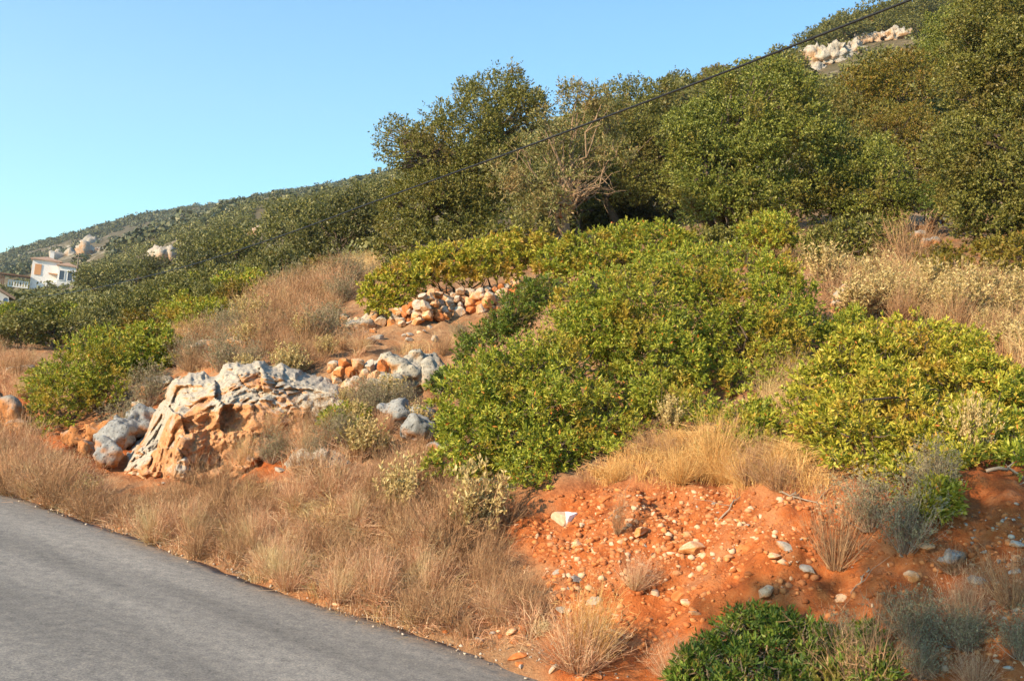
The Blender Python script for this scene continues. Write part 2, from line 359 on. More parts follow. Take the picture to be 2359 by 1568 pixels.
# road: strip along the bank with a broken edge
ss = np.r_[np.linspace(-40, -4, 60), np.linspace(-3.98, 16, 900), np.linspace(16.1, 120, 120)]
qs = np.array([-6.2, -5.9, -5, -4, -3, -2, -1.4, -1, -.7, -.45, -.25, -.12, 0.0, .012])
ed = .08 * fbm(np.stack([ss * .9, 0 * ss, 0 * ss], -1), 3) + .025 * fbm(np.stack([ss * 7, 0 * ss, 3 + 0 * ss], -1), 3)
SS, QQ = np.meshgrid(ss, qs, indexing='ij')
sh = np.clip((QQ + .5) / .5, 0, 1)
QE = QQ + .11 + sh * ed[:, None]
rx = RD[0] * SS + RN[0] * (QE + RQ); ry = RD[1] * SS + RN[1] * (QE + RQ); rz = np.where(QQ > .005, -.06, 0.0) - .05 * np.clip(QQ + .25, 0, 1)
rz += .004 * fbm(np.stack([rx.ravel() * 1.2, ry.ravel() * 1.2, 0 * rx.ravel()], -1), 2).reshape(rx.shape)
a_, b_ = SS.shape; ii = (np.arange(a_ - 1)[:, None] * b_ + np.arange(b_ - 1)[None]).ravel()
rme = mesh_np('road', np.stack([rx, ry, rz], -1).reshape(-1, 3), np.stack([ii, ii + 1, ii + b_ + 1, ii + b_], -1), smooth=True)
rm, n, b = new_mat('worn_asphalt'); g = node(n, 'ShaderNodeNewGeometry'); pos = g.outputs['Position']
mp = node(n, 'ShaderNodeMapping'); mp.vector_type = 'POINT'; mp.inputs['Rotation'].default_value = (0, 0, -math.atan2(RD[1], RD[0])); n.links.new(pos, mp.inputs[0])
st = node(n, 'ShaderNodeMapping'); st.inputs['Scale'].default_value = (.25, 2.2, 1); n.links.new(mp.outputs[0], st.inputs[0])
streak = noise(n, st.outputs[0], 1.0, 4, .55); grain = noise(n, pos, 75, 5, .85); blot = noise(n, pos, .7, 5, .6)
sep = node(n, 'ShaderNodeSeparateXYZ'); n.links.new(mp.outputs[0], sep.inputs[0])
base = ramp(n, streak, [(.3, (.140, .130, .118)), (.5, (.215, .199, .180)), (.7, (.29, .268, .24))])
base = mix(n, mrange(n, blot, .35, .7, 0, .35), base, (.165, .155, .14))
base = mix(n, .8, base, ramp(n, noise(n, pos, 14, 5, .8), [(.32, (.58, .58, .6)), (.5, (1, 1, 1)), (.68, (1.4, 1.37, 1.3))]), 'MULTIPLY')
chips = ramp(n, grain, [(.3, (.30, .30, .31)), (.48, (.95, .95, .95)), (.66, (1.7, 1.6, 1.45))])
base = mix(n, .85, base, chips, 'MULTIPLY')
# dust and chippings washed against the edge
qd = mmath(n, 'SUBTRACT', mmath(n, 'MULTIPLY', sep.outputs['Y'], -1.0), RQ + .11)
dn = mmath(n, 'ADD', mrange(n, qd, -.55, .02), mmath(n, 'MULTIPLY', mmath(n, 'SUBTRACT', noise(n, pos, 7, 6, .75), .5), 2.2))
base = mix(n, mrange(n, dn, .55, .95, 0, .75), base, ramp(n, grain, [(.35, (.17, .13, .10)), (.6, (.34, .26, .19))]))
vc = node(n, 'ShaderNodeTexVoronoi'); vc.feature = 'DISTANCE_TO_EDGE'; vc.inputs['Scale'].default_value = .8
wv = node(n, 'ShaderNodeTexNoise'); wv.inputs['Scale'].default_value = 2.5; wv.inputs['Detail'].default_value = 5; n.links.new(pos, wv.inputs['Vector'])
va_ = node(n, 'ShaderNodeVectorMath'); va_.operation = 'MULTIPLY_ADD'; va_.inputs[1].default_value = (.5, .5, 0); n.links.new(wv.outputs['Color'], va_.inputs[0]); n.links.new(pos, va_.inputs[2]); n.links.new(va_.outputs[0], vc.inputs['Vector'])
crk = mmath(n, 'MULTIPLY', mrange(n, vc.outputs['Distance'], .004, .011, 1, 0), mrange(n, noise(n, pos, .55, 2), .5, .6))
base = mix(n, mmath(n, 'MULTIPLY', crk, .12), base, (.05, .045, .04))
n.links.new(base, b.inputs['Base Color']); b.inputs['Roughness'].default_value = .85; b.inputs['Specular IOR Level'].default_value = .3
bump(n, b, grain, .5, .006)
tag(link('road', rme, rm), kind='structure')
# long dark repair of fresh tar beside the edge
def ribbon(name, pts, wid, z):
    P = np.array(pts); V = []; 
    for k, (x, y) in enumerate(P):
        t = P[min(k + 1, len(P) - 1)] - P[max(k - 1, 0)]; t = t / np.linalg.norm(t); nn = np.array([-t[1], t[0]])
        V += [(*(P[k] + nn * wid[k] / 2), z), (*(P[k] - nn * wid[k] / 2), z)]
    return mesh_np(name, V, [(2 * k, 2 * k + 2, 2 * k + 3, 2 * k + 1) for k in range(len(P) - 1)])


# ------------------------------------------------------------------ builders: leaves, stems, tubes, stones, rock masses
def sph(n):
    v = rng.normal(size=(n, 3)); return nrm(v)
def leaf_geo(P, A, n, L, Wd, spread=(.45, 1.25), twig=.06):
    """n leaflets round each sprig (base P, axis A); returns vertices and quads, every leaflet its own island"""
    N = len(P) * n
    P = np.repeat(P, n, 0); A = np.repeat(A, n, 0)
    t = rng.random(N); phi = spread[1] - (spread[1] - spread[0]) * t + rng.normal(0, .15, N)
    Rr = nrm(np.cross(A, sph(N)))
    D = nrm(A * np.cos(phi)[:, None] + Rr * np.sin(phi)[:, None])
    S = nrm(np.cross(D, A + .55 * rng.normal(size=(N, 3))))
    B = P + A * (twig * t)[:, None]
    l = (L * rng.uniform(.5, 1.4, N) * np.repeat(rng.uniform(.75, 1.25, N // n), n))[:, None]; wv = (Wd * rng.uniform(.7, 1.2, N))[:, None] * .5
    V = np.stack([B, B + D * l * .45 + S * wv, B + D * l, B + D * l * .45 - S * wv], 1).reshape(-1, 3)
    return V, np.arange(N * 4).reshape(-1, 4)
def strip_geo(pts, wid):
    """pts (m,k,3): m ribbons of k points, wid (m,k)"""
    mm, k, _ = pts.shape
    T = np.gradient(pts, axis=1); S = nrm(np.cross(T, rng.normal(size=(mm, 1, 3)) + np.array([0, .0, 0]))) * wid[..., None] * .5
    V = np.stack([pts - S, pts + S], 2).reshape(-1, 3)
    base = (np.arange(mm)[:, None] * k + np.arange(k - 1)[None]).ravel() * 2
    return V, np.stack([base, base + 1, base + 3, base + 2], -1)
def tube_geo(paths, seg=6):
    Vs, Qs = [], []; off = 0
    for pts, rad in paths:
        pts = np.array(pts, float); rad = np.array(rad, float); k = len(pts)
        T = nrm(np.gradient(pts, axis=0)); a = nrm(np.cross(T, [.31, .87, .19])); bq = np.cross(T, a)
        th = np.arange(seg) / seg * 2 * np.pi
        ring = pts[:, None] + rad[:, None, None] * (a[:, None] * np.cos(th)[None, :, None] + bq[:, None] * np.sin(th)[None, :, None])
        Vs.append(ring.reshape(-1, 3))
        i = (np.arange(k - 1)[:, None] * seg + np.arange(seg)[None]).ravel(); j = (np.arange(k - 1)[:, None] * seg + (np.arange(seg)[None] + 1) % seg).ravel()
        Qs.append(np.stack([i, j, j + seg, i + seg], -1) + off); off += k * seg
    return np.concatenate(Vs), np.concatenate(Qs)
def wobble(a, b, k, amp, sag=0):
    a = np.array(a, float); b = np.array(b, float); t = np.linspace(0, 1, k)[:, None]
    p = a + (b - a) * t; p += rng.normal(size=(k, 3)) * amp * np.sin(t * np.pi); p[:, 2] += sag * np.sin(t[:, 0] * np.pi); return p
def cat_geo(parts):
    Vs, Qs, off = [], [], 0
    for V, Q in parts:
        Vs.append(V); Qs.append(Q + off); off += len(V)
    return np.concatenate(Vs), np.concatenate(Qs)

def crown_points(C, R, sub, subr, dens, inner=.25, zfloor=True, upb=.35, gap=-.28):
    """sprigs on the shells of small clumps that cover each blob: C centres, R radii"""
    Ps, As = [], []
    for c, r in zip(C, R):
        d = sph(sub); d = d[d[:, 2] > -.75]
        sc = c + d * (r * rng.uniform(.45, .95, len(d)))[:, None]; sr = r * subr * rng.uniform(.5, 1.4, len(d))
        for s, q, dd in zip(sc, sr, d):
            nn = max(3, int(dens * 12.57 * q * q * rng.uniform(.5, 1.25))); e = sph(nn)
            k = np.where(rng.random(nn) < inner, rng.random(nn) ** .5, rng.uniform(.82, 1.08, nn))
            Ps.append(s + e * (q * k)[:, None] * np.array([1, 1, .85])); As.append(nrm(e * .8 + dd * .55 + np.array([0, 0, upb]) + rng.normal(size=(nn, 3)) * .25))
    P = np.concatenate(Ps); A = np.concatenate(As)
    D = np.full(len(P), 9.9)
    for c, r in zip(C, R): D = np.minimum(D, np.linalg.norm(P - c, axis=1) / r)
    keep = (D > .42) | (rng.random(len(P)) < .35)
    f = fbm(P * (1.15 / R.mean()), 2)                       # bays and gaps between the sprays
    keep &= f > gap + rng.normal(0, .12, len(P))
    P = P + A * (np.clip(f, -.4, .9) * .5 * R.mean())[:, None]
    if zfloor: keep &= P[:, 2] > tz(P[:, 0], P[:, 1]) + .03
    return P[keep], A[keep]
def fill_blobs(poly, yb, yt, r, jit=1.0, back=.5, seat=False):
    """cover an outline measured in the photograph with overlapping leafy masses at their own distances"""
    poly = [tuple(map(float, p)) for p in poly]; xs = [p[0] for p in poly]; ys_ = [p[1] for p in poly]; y0, y1 = min(ys_), max(ys_)
    cx = rng.uniform(min(xs), max(xs), 4000); cy = rng.uniform(y0, y1, 4000)
    ok = inpoly(cx, cy, poly); ed_ = edgedist(cx, cy, poly); ok &= ed_ > r * .38
    C, R = [], []; kept = []
    for x, y, e in zip(cx[ok], cy[ok], ed_[ok]):
        rr = min(r * rng.uniform(.75, 1.2), max(e * 1.05, r * .42))
        if any((x - a) ** 2 + (y - b) ** 2 < (.62 * min(rr, c) + .1 * r) ** 2 for a, b, c in kept): continue
        kept.append((x, y, rr))
        Y = yb + (yt - yb) * (y1 - y) / (y1 - y0)
        if seat: Y = min(Y, ground(x, y + rr * .3)[1] - .25 * rr * Y / FPX)
        rw = rr * Y / FPX
        # masses inside the outline stand nearer than those on its rim, so the crown is round
        bulge = (min(e, 3.0 * r) / (3.0 * r)) ** .7 * (1.5 if seat else 1.3) * r * Y / FPX
        Yj = Y + rng.normal(0, .35) * rw * jit - bulge * jit
        C.append(at(x, y, Yj)); R.append(rw)
        if rng.random() < back: C.append(at(x, y, Y + bulge * 1.4 + rw * jit)); R.append(rw)
    return np.array(C), np.array(R)
def foliage(name, C, R, mat, parent, leaf, dens, n=9, twig=.06, sub=18, subr=.34, inner=.25, spread=(.45, 1.25), zfloor=True, upb=.35, gap=-.28):
    P, A = crown_points(C, R, sub, subr, dens, inner, zfloor, upb, gap)
    V, Q = leaf_geo(P, A, n, leaf[0], leaf[1], spread, twig)
    me = mesh_np(name, V - np.array(parent.location), Q)
    return link(name, me, mat, parent)
def limbs(name, base, C, R, mat, parent, r0, nb=14, fork=.35, seg=6, k=7, amp=.12, multi=1, more=None):
    """tapered trunk(s) that fork towards the leafy masses"""
    base = np.array(base); top = C.mean(0); paths = []
    idx = rng.choice(len(C), min(nb, len(C)), replace=False)
    size = np.linalg.norm(C.max(0) - C.min(0))
    forks = []
    for s in range(multi):
        f = base + (top - base) * fork + rng.normal(size=3) * np.array([.12, .12, .03]) * size * (1 if multi > 1 else .3)
        b0 = base + rng.normal(size=3) * np.array([.04, .04, 0]) * size * (multi > 1)
        p = wobble(b0 - np.array([0, 0, .15]), f, k, amp * .04 * size); paths.append((p, np.linspace(r0, r0 * .62, k))); forks.append(f)
    for i in idx:
        f = forks[rng.integers(len(forks))]
        tgt = C[i] if fork > .3 else C[i] + (top - C[i]) * .3 - np.array([0, 0, R[i] * .3]); p = wobble(f, tgt, k, amp * .05 * size, .03 * size if fork > .3 else 0); rr = r0 * rng.uniform(.28, .5); paths.append((p, np.linspace(rr, rr * .22, k)))
        for _ in range(2):
            j = rng.integers(2, k - 1); e = tgt + sph(1)[0] * R[i] * (.9 if fork > .3 else .5); q = wobble(p[j], e, 5, amp * .03 * size); paths.append((q, np.linspace(rr * .4, rr * .1, 5)))
    V, Q = tube_geo(paths, seg)
    if more is not None: V, Q = cat_geo([(V, Q), more])
    return link(name, mesh_np(name, V - np.array(parent.location), Q, smooth=True), mat, parent)
def plant(name, label, cat, poly, yb, yt, rpx, mat, leaf, dens, base=None, bark='bark', r0=.03, group=None, fname='foliage', bname='branches', multi=3, nb=18, fork=.35, extra=None, **kw):
    if cat == 'tree' : TREEPOLYS.append(poly)
    C, R = fill_blobs(poly, yb, yt, rpx, seat=(cat != 'tree'))
    if base is None:
        c = C[C[:, 2].argsort()[:max(2, len(C) // 6)]].mean(0); base = onground(C[:, 0].mean(), C[:, 1].mean()); 
    o = empty(name, base, label, cat, group)
    foliage(fname, C, R, M[mat], o, leaf, dens, **kw)
    tw = None
    if cat == 'bush':
        ns_ = 7 * len(C); ci_ = rng.integers(0, len(C), ns_); e_ = sph(ns_); e_[:, 2] = np.abs(e_[:, 2]) * .8 + .1; b0_ = C[ci_] + e_ * (R[ci_] * .35)[:, None]; ln_ = R[ci_] * rng.uniform(.5, .95, ns_)
        pt_ = b0_[:, None] + e_[:, None] * (ln_[:, None] * np.linspace(0, 1, 5)[None])[..., None]; pt_ += np.cumsum(rng.normal(size=pt_.shape) * .012, 1)
        tw = strip_geo(pt_, np.ones((ns_, 5)) * np.linspace(.009, .003, 5)[None])
    limbs(bname, base, C, R, M[bark], o, r0, nb=nb, multi=multi, fork=fork, more=tw)
    if extra is not None:
        C2, R2 = fill_blobs(extra[0], yb, yt, rpx * .5)
        P, A = crown_points(C2, R2, 9, .3, dens * extra[1], .2)
        V, Q = leaf_geo(P, A, 7, leaf[0], leaf[1], (.45, 1.25), kw.get('twig', .06)); o2 = link('outer_spray', mesh_np('outer_spray', V - np.array(base), Q), M[mat], o)
        paths = [(wobble(C.mean(0), c, 7, .05), np.linspace(r0 * .3, r0 * .06, 7)) for c in C2]
        V, Q = tube_geo(paths, 5); link('bough', mesh_np('bough', V - np.array(base), Q, smooth=True), M[bark], o)
    return o

def blades_geo(P, Hh, Wd, lean, mid=.55):
    N = len(P); az = rng.uniform(0, 2 * np.pi, N); ln = lean * rng.uniform(.2, 1.3, N)
    d = np.stack([np.cos(az), np.sin(az), 0 * az], -1); up = np.array([0, 0, 1.0])
    h = (Hh * rng.uniform(.55, 1.3, N))[:, None]
    mdp = P + up * h * mid + d * h * (ln * .3)[:, None]; tip = P + up * h * (1 - .35 * ln)[:, None] + d * h * ln[:, None]
    pts = np.stack([P, mdp, tip], 1); wv = (Wd * rng.uniform(.7, 1.4, N))
    return strip_geo(pts, np.stack([wv, wv * .8, wv * .25], 1))
def scatter(poly, dens, ymax=40, yseed=None, clump=None):
    """points spread evenly over the ground inside a patch measured in the photograph"""
    P = np.array([ground(*p) for p in poly]); P = P[P[:, 1] < ymax]
    x0, x1, y0, y1 = P[:, 0].min() - .3, P[:, 0].max() + .3, P[:, 1].min() - .3, P[:, 1].max() + .3
    N = int(dens * (x1 - x0) * (y1 - y0)); x = rng.uniform(x0, x1, N); y = rng.uniform(y0, y1, N)
    k = qof(x, y) > .03; x, y = x[k], y[k]
    if clump is not None:
        f = fbm(np.stack([x * clump[0], y * clump[0], 5 + 0 * x], -1), 3); k = f > clump[1] + rng.normal(0, .12, len(x)); x, y = x[k], y[k]
    z = tz(x, y); Q = np.stack([x, y, z], -1); px, py = proj(Q)
    return Q[inpoly(px, py, poly)]
def tufts(C, nb, rad, H, Wd, lean):
    N = len(C) * nb; a = rng.uniform(0, 2 * np.pi, N); rr = rad * np.sqrt(rng.random(N)) * np.repeat(rng.uniform(.5, 1.5, len(C)), nb)
    P = np.repeat(C, nb, 0); x = P[:, 0] + rr * np.cos(a); y = P[:, 1] + rr * np.sin(a)
    Q = np.stack([x, y, tz(x, y) - .01], -1); hs = H * np.repeat(rng.uniform(.6, 1.35, len(C)), nb)
    N = len(Q); ln = lean * rng.uniform(.2, 1.4, N); d = nrm(np.stack([np.cos(a), np.sin(a), 0 * a], -1) + rng.normal(size=(N, 3)) * np.array([.5, .5, 0]))
    h = (hs * rng.uniform(.5, 1.25, N))[:, None]; up = np.array([0, 0, 1.0])
    mdp = Q + up * h * .55 + d * h * (ln * .28)[:, None]; tip = Q + up * h * (1 - .3 * ln)[:, None] + d * h * ln[:, None]
    wv = Wd * rng.uniform(.7, 1.4, N)
    return strip_geo(np.stack([Q, mdp, tip], 1), np.stack([wv, wv * .8, wv * .25], 1))

def shrub_mesh(kind):
    """a dry sub-shrub one metre tall in unit space: curved woody stems with side twigs, and its leaves"""
    ns = {'bare': 150, 'pale': 95, 'grey': 130, 'fine': 420}[kind]; k = 6
    a = rng.uniform(0, 2 * np.pi, ns); el = rng.uniform(.15, 1.0, ns) ** (.8 if kind != 'pale' else .45) ; el = np.pi / 2 * np.clip(el, .12, 1)
    h = rng.uniform(.55, 1.08, ns); t = np.linspace(0, 1, k)
    d = np.stack([np.cos(a) * np.cos(el), np.sin(a) * np.cos(el), np.sin(el)], -1)
    b0 = np.stack([np.cos(a), np.sin(a), 0 * a], -1) * .17 * rng.random(ns)[:, None]
    pts = b0[:, None] + d[:, None] * (h[:, None] * t[None])[..., None] * .95
    pts[..., 2] += (h[:, None] * .22 * t[None] ** 2); pts += np.cumsum(rng.normal(size=pts.shape) * .018, 1) * t[None, :, None]
    wv = (.012 if kind != 'fine' else .008) * rng.uniform(.6, 1.4, ns)[:, None] * (1 - .75 * t[None])
    parts = [strip_geo(pts, wv)]
    nt_ = ns * {'bare': 9, 'pale': 3, 'grey': 9, 'fine': 4}[kind]; si = rng.integers(0, ns, nt_); tj = rng.integers(2, k, nt_)
    s0 = pts[si, tj]; e = nrm(d[si] + rng.normal(size=(nt_, 3)) * .7 + np.array([0, 0, .3])); ll = rng.uniform(.08, .24, nt_)
    tp = s0[:, None] + e[:, None] * (ll[:, None] * np.linspace(0, 1, 4)[None])[..., None]; tp += np.cumsum(rng.normal(size=tp.shape) * .008, 1)
    parts.append(strip_geo(tp, .006 * np.ones((nt_, 4)) * np.linspace(1, .4, 4)[None]))
    lv = None
    if kind in ('pale', 'grey'):
        if kind == 'pale':
            m_ = ns * 7; si = rng.integers(0, ns, m_); f = rng.uniform(2.2, 5, m_); i0 = np.floor(f).astype(int).clip(0, k - 2)
            P = pts[si, i0] + (pts[si, i0 + 1] - pts[si, i0]) * (f - i0)[:, None]; A = nrm(d[si] + np.array([0, 0, .8]))
            lv = leaf_geo(P, A, 4, .085, .038, (.5, 1.2), .03)
        else:
            P = tp[:, 3]; lv = leaf_geo(P, e, 5, .055, .02, (.4, 1.1), .04)
    return cat_geo(parts), lv

def stone_mesh(seed, cuts=9, sub=3, rough=.05, elong=(1, .8, .62)):
    bm = bmesh.new(); bmesh.ops.create_icosphere(bm, subdivisions=sub, radius=1); me = bpy.data.meshes.new('stone'); bm.to_mesh(me); bm.free()
    V = np.empty(len(me.vertices) * 3, np.float32); me.vertices.foreach_get('co', V); V = V.reshape(-1, 3).astype(float)
    r = np.random.default_rng(seed)
    for _ in range(cuts):
        nn = nrm(r.normal(size=3)); dd = r.uniform(.55, .86); s = V @ nn; V = np.where((s > dd)[:, None], V - nn * ((s - dd) * 1.0)[:, None], V)
    V *= (1 + rough * fbm(V * 2.2 + seed * 3.1, 3))[:, None]; V *= np.array(elong) * r.uniform(.85, 1.15, 3)
    me.vertices.foreach_set('co', V.astype(np.float32).ravel()); me.update()
    return me
def rock_mass(name, lumps, voxel, disp, freq, mat, label, cat, strat=.0):
    """lumps: (column, row, half-width, half-height, distance, depth factor) measured ellipsoids fused into one rock and weathered"""
    bm = bmesh.new(); cs = []; lo_ = max(lumps, key=lambda l: l[1] + l[3]); goff = ground(lo_[0], lo_[1] + lo_[3] * .7)[1] - lo_[4]
    if lumps[0][4] > 25: lumps = [(a, b_, c_ * 1.3, d_ * 1.25, Y, dz) for a, b_, c_, d_, Y, dz in lumps]
    for px, py, rx_, ry_, Y, dz in lumps:
        if Y < 25: Y = Y + goff
        c = at(px, py, Y); cs.append(c); s = Y / FPX
        mt = Matrix.Translation(Vector(c.tolist())) @ Matrix(((RIGHT[0], FWD[0], UP[0], 0), (RIGHT[1], FWD[1], UP[1], 0), (RIGHT[2], FWD[2], UP[2], 0), (0, 0, 0, 1))) @ Matrix.Diagonal((rx_ * s, (rx_ + ry_) * .5 * s * dz, ry_ * s, 1))
        nv_ = len(bm.verts); bmesh.ops.create_icosphere(bm, subdivisions=4, radius=1.12); bm.verts.ensure_lookup_table(); nw = bm.verts[nv_:]
        X = np.array([v.co[:] for v in nw])
        for _ in range(13):
            nn = nrm(rng.normal(size=3)); dd_ = rng.uniform(.58, .92); s_ = X @ nn; X = np.where((s_ > dd_)[:, None], X - nn * ((s_ - dd_) * .95)[:, None], X)
        for v, x in zip(nw, X): v.co = mt @ Vector(x.tolist())
    me = bpy.data.meshes.new(name + '_raw'); bm.to_mesh(me); bm.free()
    o = bpy.data.objects.new(name + '_raw', me); COL.objects.link(o)
    md = o.modifiers.new('remesh', 'REMESH'); md.mode = 'VOXEL'; md.voxel_size = voxel
    dg = bpy.context.evaluated_depsgraph_get(); ev = o.evaluated_get(dg); me2 = bpy.data.meshes.new_from_object(ev)
    bpy.data.objects.remove(o); bpy.data.meshes.remove(me)
    nv = len(me2.vertices); V = np.empty(nv * 3, np.float32); me2.vertices.foreach_get('co', V); V = V.reshape(-1, 3).astype(float)
    Nn = np.empty(nv * 3, np.float32); me2.vertices.foreach_get('normal', Nn); Nn = Nn.reshape(-1, 3).astype(float)
    f1 = fbm(V * freq, 3); f2 = 1 - np.abs(fbm(V * freq * 2.1 + 9, 3)) * 2.2; f3 = fbm(V * freq * 6.5 + 4, 3)
    # blocky breaks: each cell of a warped lattice stands a little proud or set back
    G_ = np.floor(V * freq * .9 + .35 * np.stack([fbm(V * freq + 31, 2), fbm(V * freq + 57, 2), fbm(V * freq + 83, 2)], -1)).astype(int)
    hb = _hash(G_[:, 0], G_[:, 1], G_[:, 2]) - .5
    V = V + Nn * (disp * (.55 * f1 + .45 * f2 + .32 * f3 + .55 * hb))[:, None]
    V += rng.normal(size=3) * 0
    cen = np.array(cs).mean(0); me2.vertices.foreach_set('co', (V - cen).astype(np.float32).ravel())
    me2.polygons.foreach_set('use_smooth', np.ones(len(me2.polygons), bool)); me2.update(); me2.name = name
    me2.materials.clear(); oo = link(name, me2, M[mat]); oo.location = cen.tolist()
    return tag(oo, label, cat)

def rock_face(name, poly, step, nseed, rel, mat, parent, seed=3, soft=10, proud=0.0):
    """a weathered rock face bedded in the bank: blocky facets split by cracks, its rim running into the ground"""
    rg = np.random.default_rng(seed)
    xs = np.array([p[0] for p in poly], float); ys_ = np.array([p[1] for p in poly], float)
    X, Yp = np.meshgrid(np.arange(xs.min() - 12, xs.max() + 13, step), np.arange(ys_.min() - 12, ys_.max() + 13, step), indexing='ij'); nx, ny_ = X.shape
    x, y = X.ravel(), Yp.ravel(); e = edgedist(x, y, poly); ins = inpoly(x, y, poly); e = np.where(ins, e, -e) + soft * .8 * fbm(np.stack([x / 26, y / 26, 0 * x + seed], -1), 3)
    d = ray(x, y); un = RN[0] * d[:, 0] / d[:, 1] + RN[1]
    # local top and bottom of the outline give each column its own batter
    t = np.clip((y - ys_.min()) / (ys_.max() - ys_.min()), 0, 1)
    ci, cj = np.r_[0:nx - 1:8, nx - 1], np.r_[0:ny_ - 1:8, ny_ - 1]; cg = ground_many(X[np.ix_(ci, cj)].ravel(), Yp[np.ix_(ci, cj)].ravel())[:, 1].reshape(len(ci), len(cj))
    cg = np.minimum(cg, cg.min() + 4.5)
    for _ in range(3): cp_ = np.pad(cg, 1, 'edge'); cg = (cp_[:-2, 1:-1] + cp_[2:, 1:-1] + cp_[1:-1, :-2] + cp_[1:-1, 2:] + 2 * cp_[1:-1, 1:-1]) / 6
    t1_ = np.stack([np.interp(np.arange(nx), ci, cg[:, k]) for k in range(len(cj))], 1); gY = np.stack([np.interp(np.arange(ny_), cj, t1_[k]) for k in range(nx)]).ravel()
    ux = np.unique(x); top_, bot_ = [], []
    for a in ux:
        m_ = ins & (np.abs(x - a) < 4); top_.append(y[m_].min() if m_.any() else ys_.mean()); bot_.append(y[m_].max() if m_.any() else ys_.mean())
    sm = lambda v: np.convolve(np.pad(np.array(v, float), 10, 'edge'), np.ones(21) / 21, 'valid'); top_, bot_ = sm(top_), sm(bot_)
    ytop = np.interp(x, ux, top_); ybot = np.interp(x, ux, bot_); yb0 = np.interp(x, ux, sm(ground_many(ux, bot_)[:, 1])); yt0 = np.interp(x, ux, sm(ground_many(ux, top_)[:, 1]))
    tt_ = np.clip((ybot - y) / np.maximum(ybot - ytop, 8), -.15, 1.15)
    base = yb0 - .12 + np.minimum(yt0 - yb0, .75) * np.sign(tt_) * np.abs(tt_) ** 1.25
    base = base + (np.minimum(gY - .06, base + .4) - base) * sstep((tt_ - .6) / .4)
    B3 = CAM + d * (base / d[:, 1])[:, None]
    wx = x + 14 * fbm(np.stack([x / 60, y / 60, 0 * x + 1], -1), 3); wy = y + 14 * fbm(np.stack([x / 60, y / 60, 0 * x + 8], -1), 3)
    sx_, sy_ = rg.uniform(xs.min(), xs.max(), nseed), rg.uniform(ys_.min(), ys_.max(), nseed)
    D = np.hypot(wx[:, None] - sx_[None], (wy[:, None] - sy_[None]) * 1.35); o_ = np.argsort(D, 1)[:, :2]; d1 = np.take_along_axis(D, o_[:, :1], 1)[:, 0]; d2 = np.take_along_axis(D, o_[:, 1:], 1)[:, 0]; c = o_[:, 0]
    off = rg.uniform(-1, 1, nseed); gx_ = rg.normal(0, .9, nseed); gy_ = rg.normal(.5, .8, nseed)
    s = base / FPX
    h = rel * off[c] + s * (gx_[c] * (x - sx_[c]) * .5 + gy_[c] * (sy_[c] - y) * .5)
    h = np.clip(h, -1.8 * rel, 1.8 * rel)
    h -= rel * .75 * np.exp(-(d2 - d1) / 3.0) * np.clip(.15 + 1.5 * fbm(np.stack([x / 40, y / 40, 0 * x + 4], -1), 2), 0, 1)
    P3 = np.stack([x, y, 0 * x], -1)
    led = np.abs(((B3[:, 2] + .12 * fbm(B3 * 1.6 + 5, 2) + .05 * fbm(B3 * 5, 2)) / .34) % 1 - .5)      # broken beds
    h += rel * (1.7 * fbm(B3 * 1.1 + 13, 2) + 1.3 * fbm(B3 * 2.4 + 3, 4) + .8 * fbm(B3 * 7.5, 3) + .25 * fbm(B3 * 22, 3) + .8 * (.25 - led))
    Yd = base - (h + rel * 1.2 + proud) * sstep(e / soft) + .5 * sstep(-e / 12)
    V = CAM + d * (Yd / d[:, 1])[:, None]
    ii = (np.arange(nx - 1)[:, None] * ny_ + np.arange(ny_ - 1)[None]).ravel(); Q = np.stack([ii, ii + 1, ii + ny_ + 1, ii + ny_], -1)
    k = (e[Q] > -14).all(1); Q = Q[k]
    used = np.unique(Q); mp = np.full(len(V), -1); mp[used] = np.arange(len(used)); V = V[used]; Q = mp[Q]
    tl = (y - ytop) / 190
    st_ = np.clip(sstep((tl - .22 + .30 * 1.5 * fbm(B3 * 2.4 + 7, 4)) / .40), 0, 1)[used]
    cen = V.mean(0); me = mesh_np(name, V - cen, Q, smooth=True); sa = me.color_attributes.new('stain', 'FLOAT_COLOR', 'POINT'); sa.data.foreach_set('color', np.repeat(st_[:, None], 4, 1).astype(np.float32).ravel()); o = link(name, me, M[mat], parent); o.location = (cen - np.array(parent.location)).tolist()
    return o

# ------------------------------------------------------------------ rock outcrops and boulders
oc = empty('limestone_outcrop', ground(500, 1080), 'large pale grey roadside limestone outcrop with orange stained broken faces', 'rock')
for pl, ns_, rl, sd_, pr_ in [([(288,1088),(300,1045),(332,1000),(355,955),(385,925),(398,885),(440,870),(488,882),(520,855),(590,843),(660,853),(720,872),(785,888),(808,925),(782,975),(730,1000),(680,1008),(630,1022),(590,1060),(530,1098),(440,1110),(370,1102)], 26, .10, 11, -.06),
  ([(512,905),(530,872),(575,850),(640,856),(700,872),(775,892),(800,925),(780,975),(735,1000),(670,985),(610,1008),(548,1000),(520,955)], 15, .10, 3, .04),
  ([(384,915),(402,882),(445,870),(495,884),(510,915),(500,958),(450,955),(398,968)], 16, .07, 4, .05),
  ([(286,1088),(300,1045),(335,1005),(372,972),(440,958),(498,975),(492,1012),(468,1060),(440,1106),(360,1100)], 13, .10, 5, .05),
  ([(655,1085),(672,1030),(700,1008),(740,1015),(780,1045),(800,1068),(768,1100),(700,1106)], 14, .07, 7, .04)]:
    rock_face('rock_face', pl, 2.0, ns_, rl, 'rock_face', oc, sd_, 11, pr_)
rock_mass('rock_slab', [(262,1005,50,40,10.8,1),(300,985,45,34,11.0,1),(250,1050,36,38,10.3,.8),(325,960,38,26,11.2,1)], .022, .06, 2.4, 'rock_grey', 'blue grey rock slab leaning at the left foot of the large outcrop', 'rock')
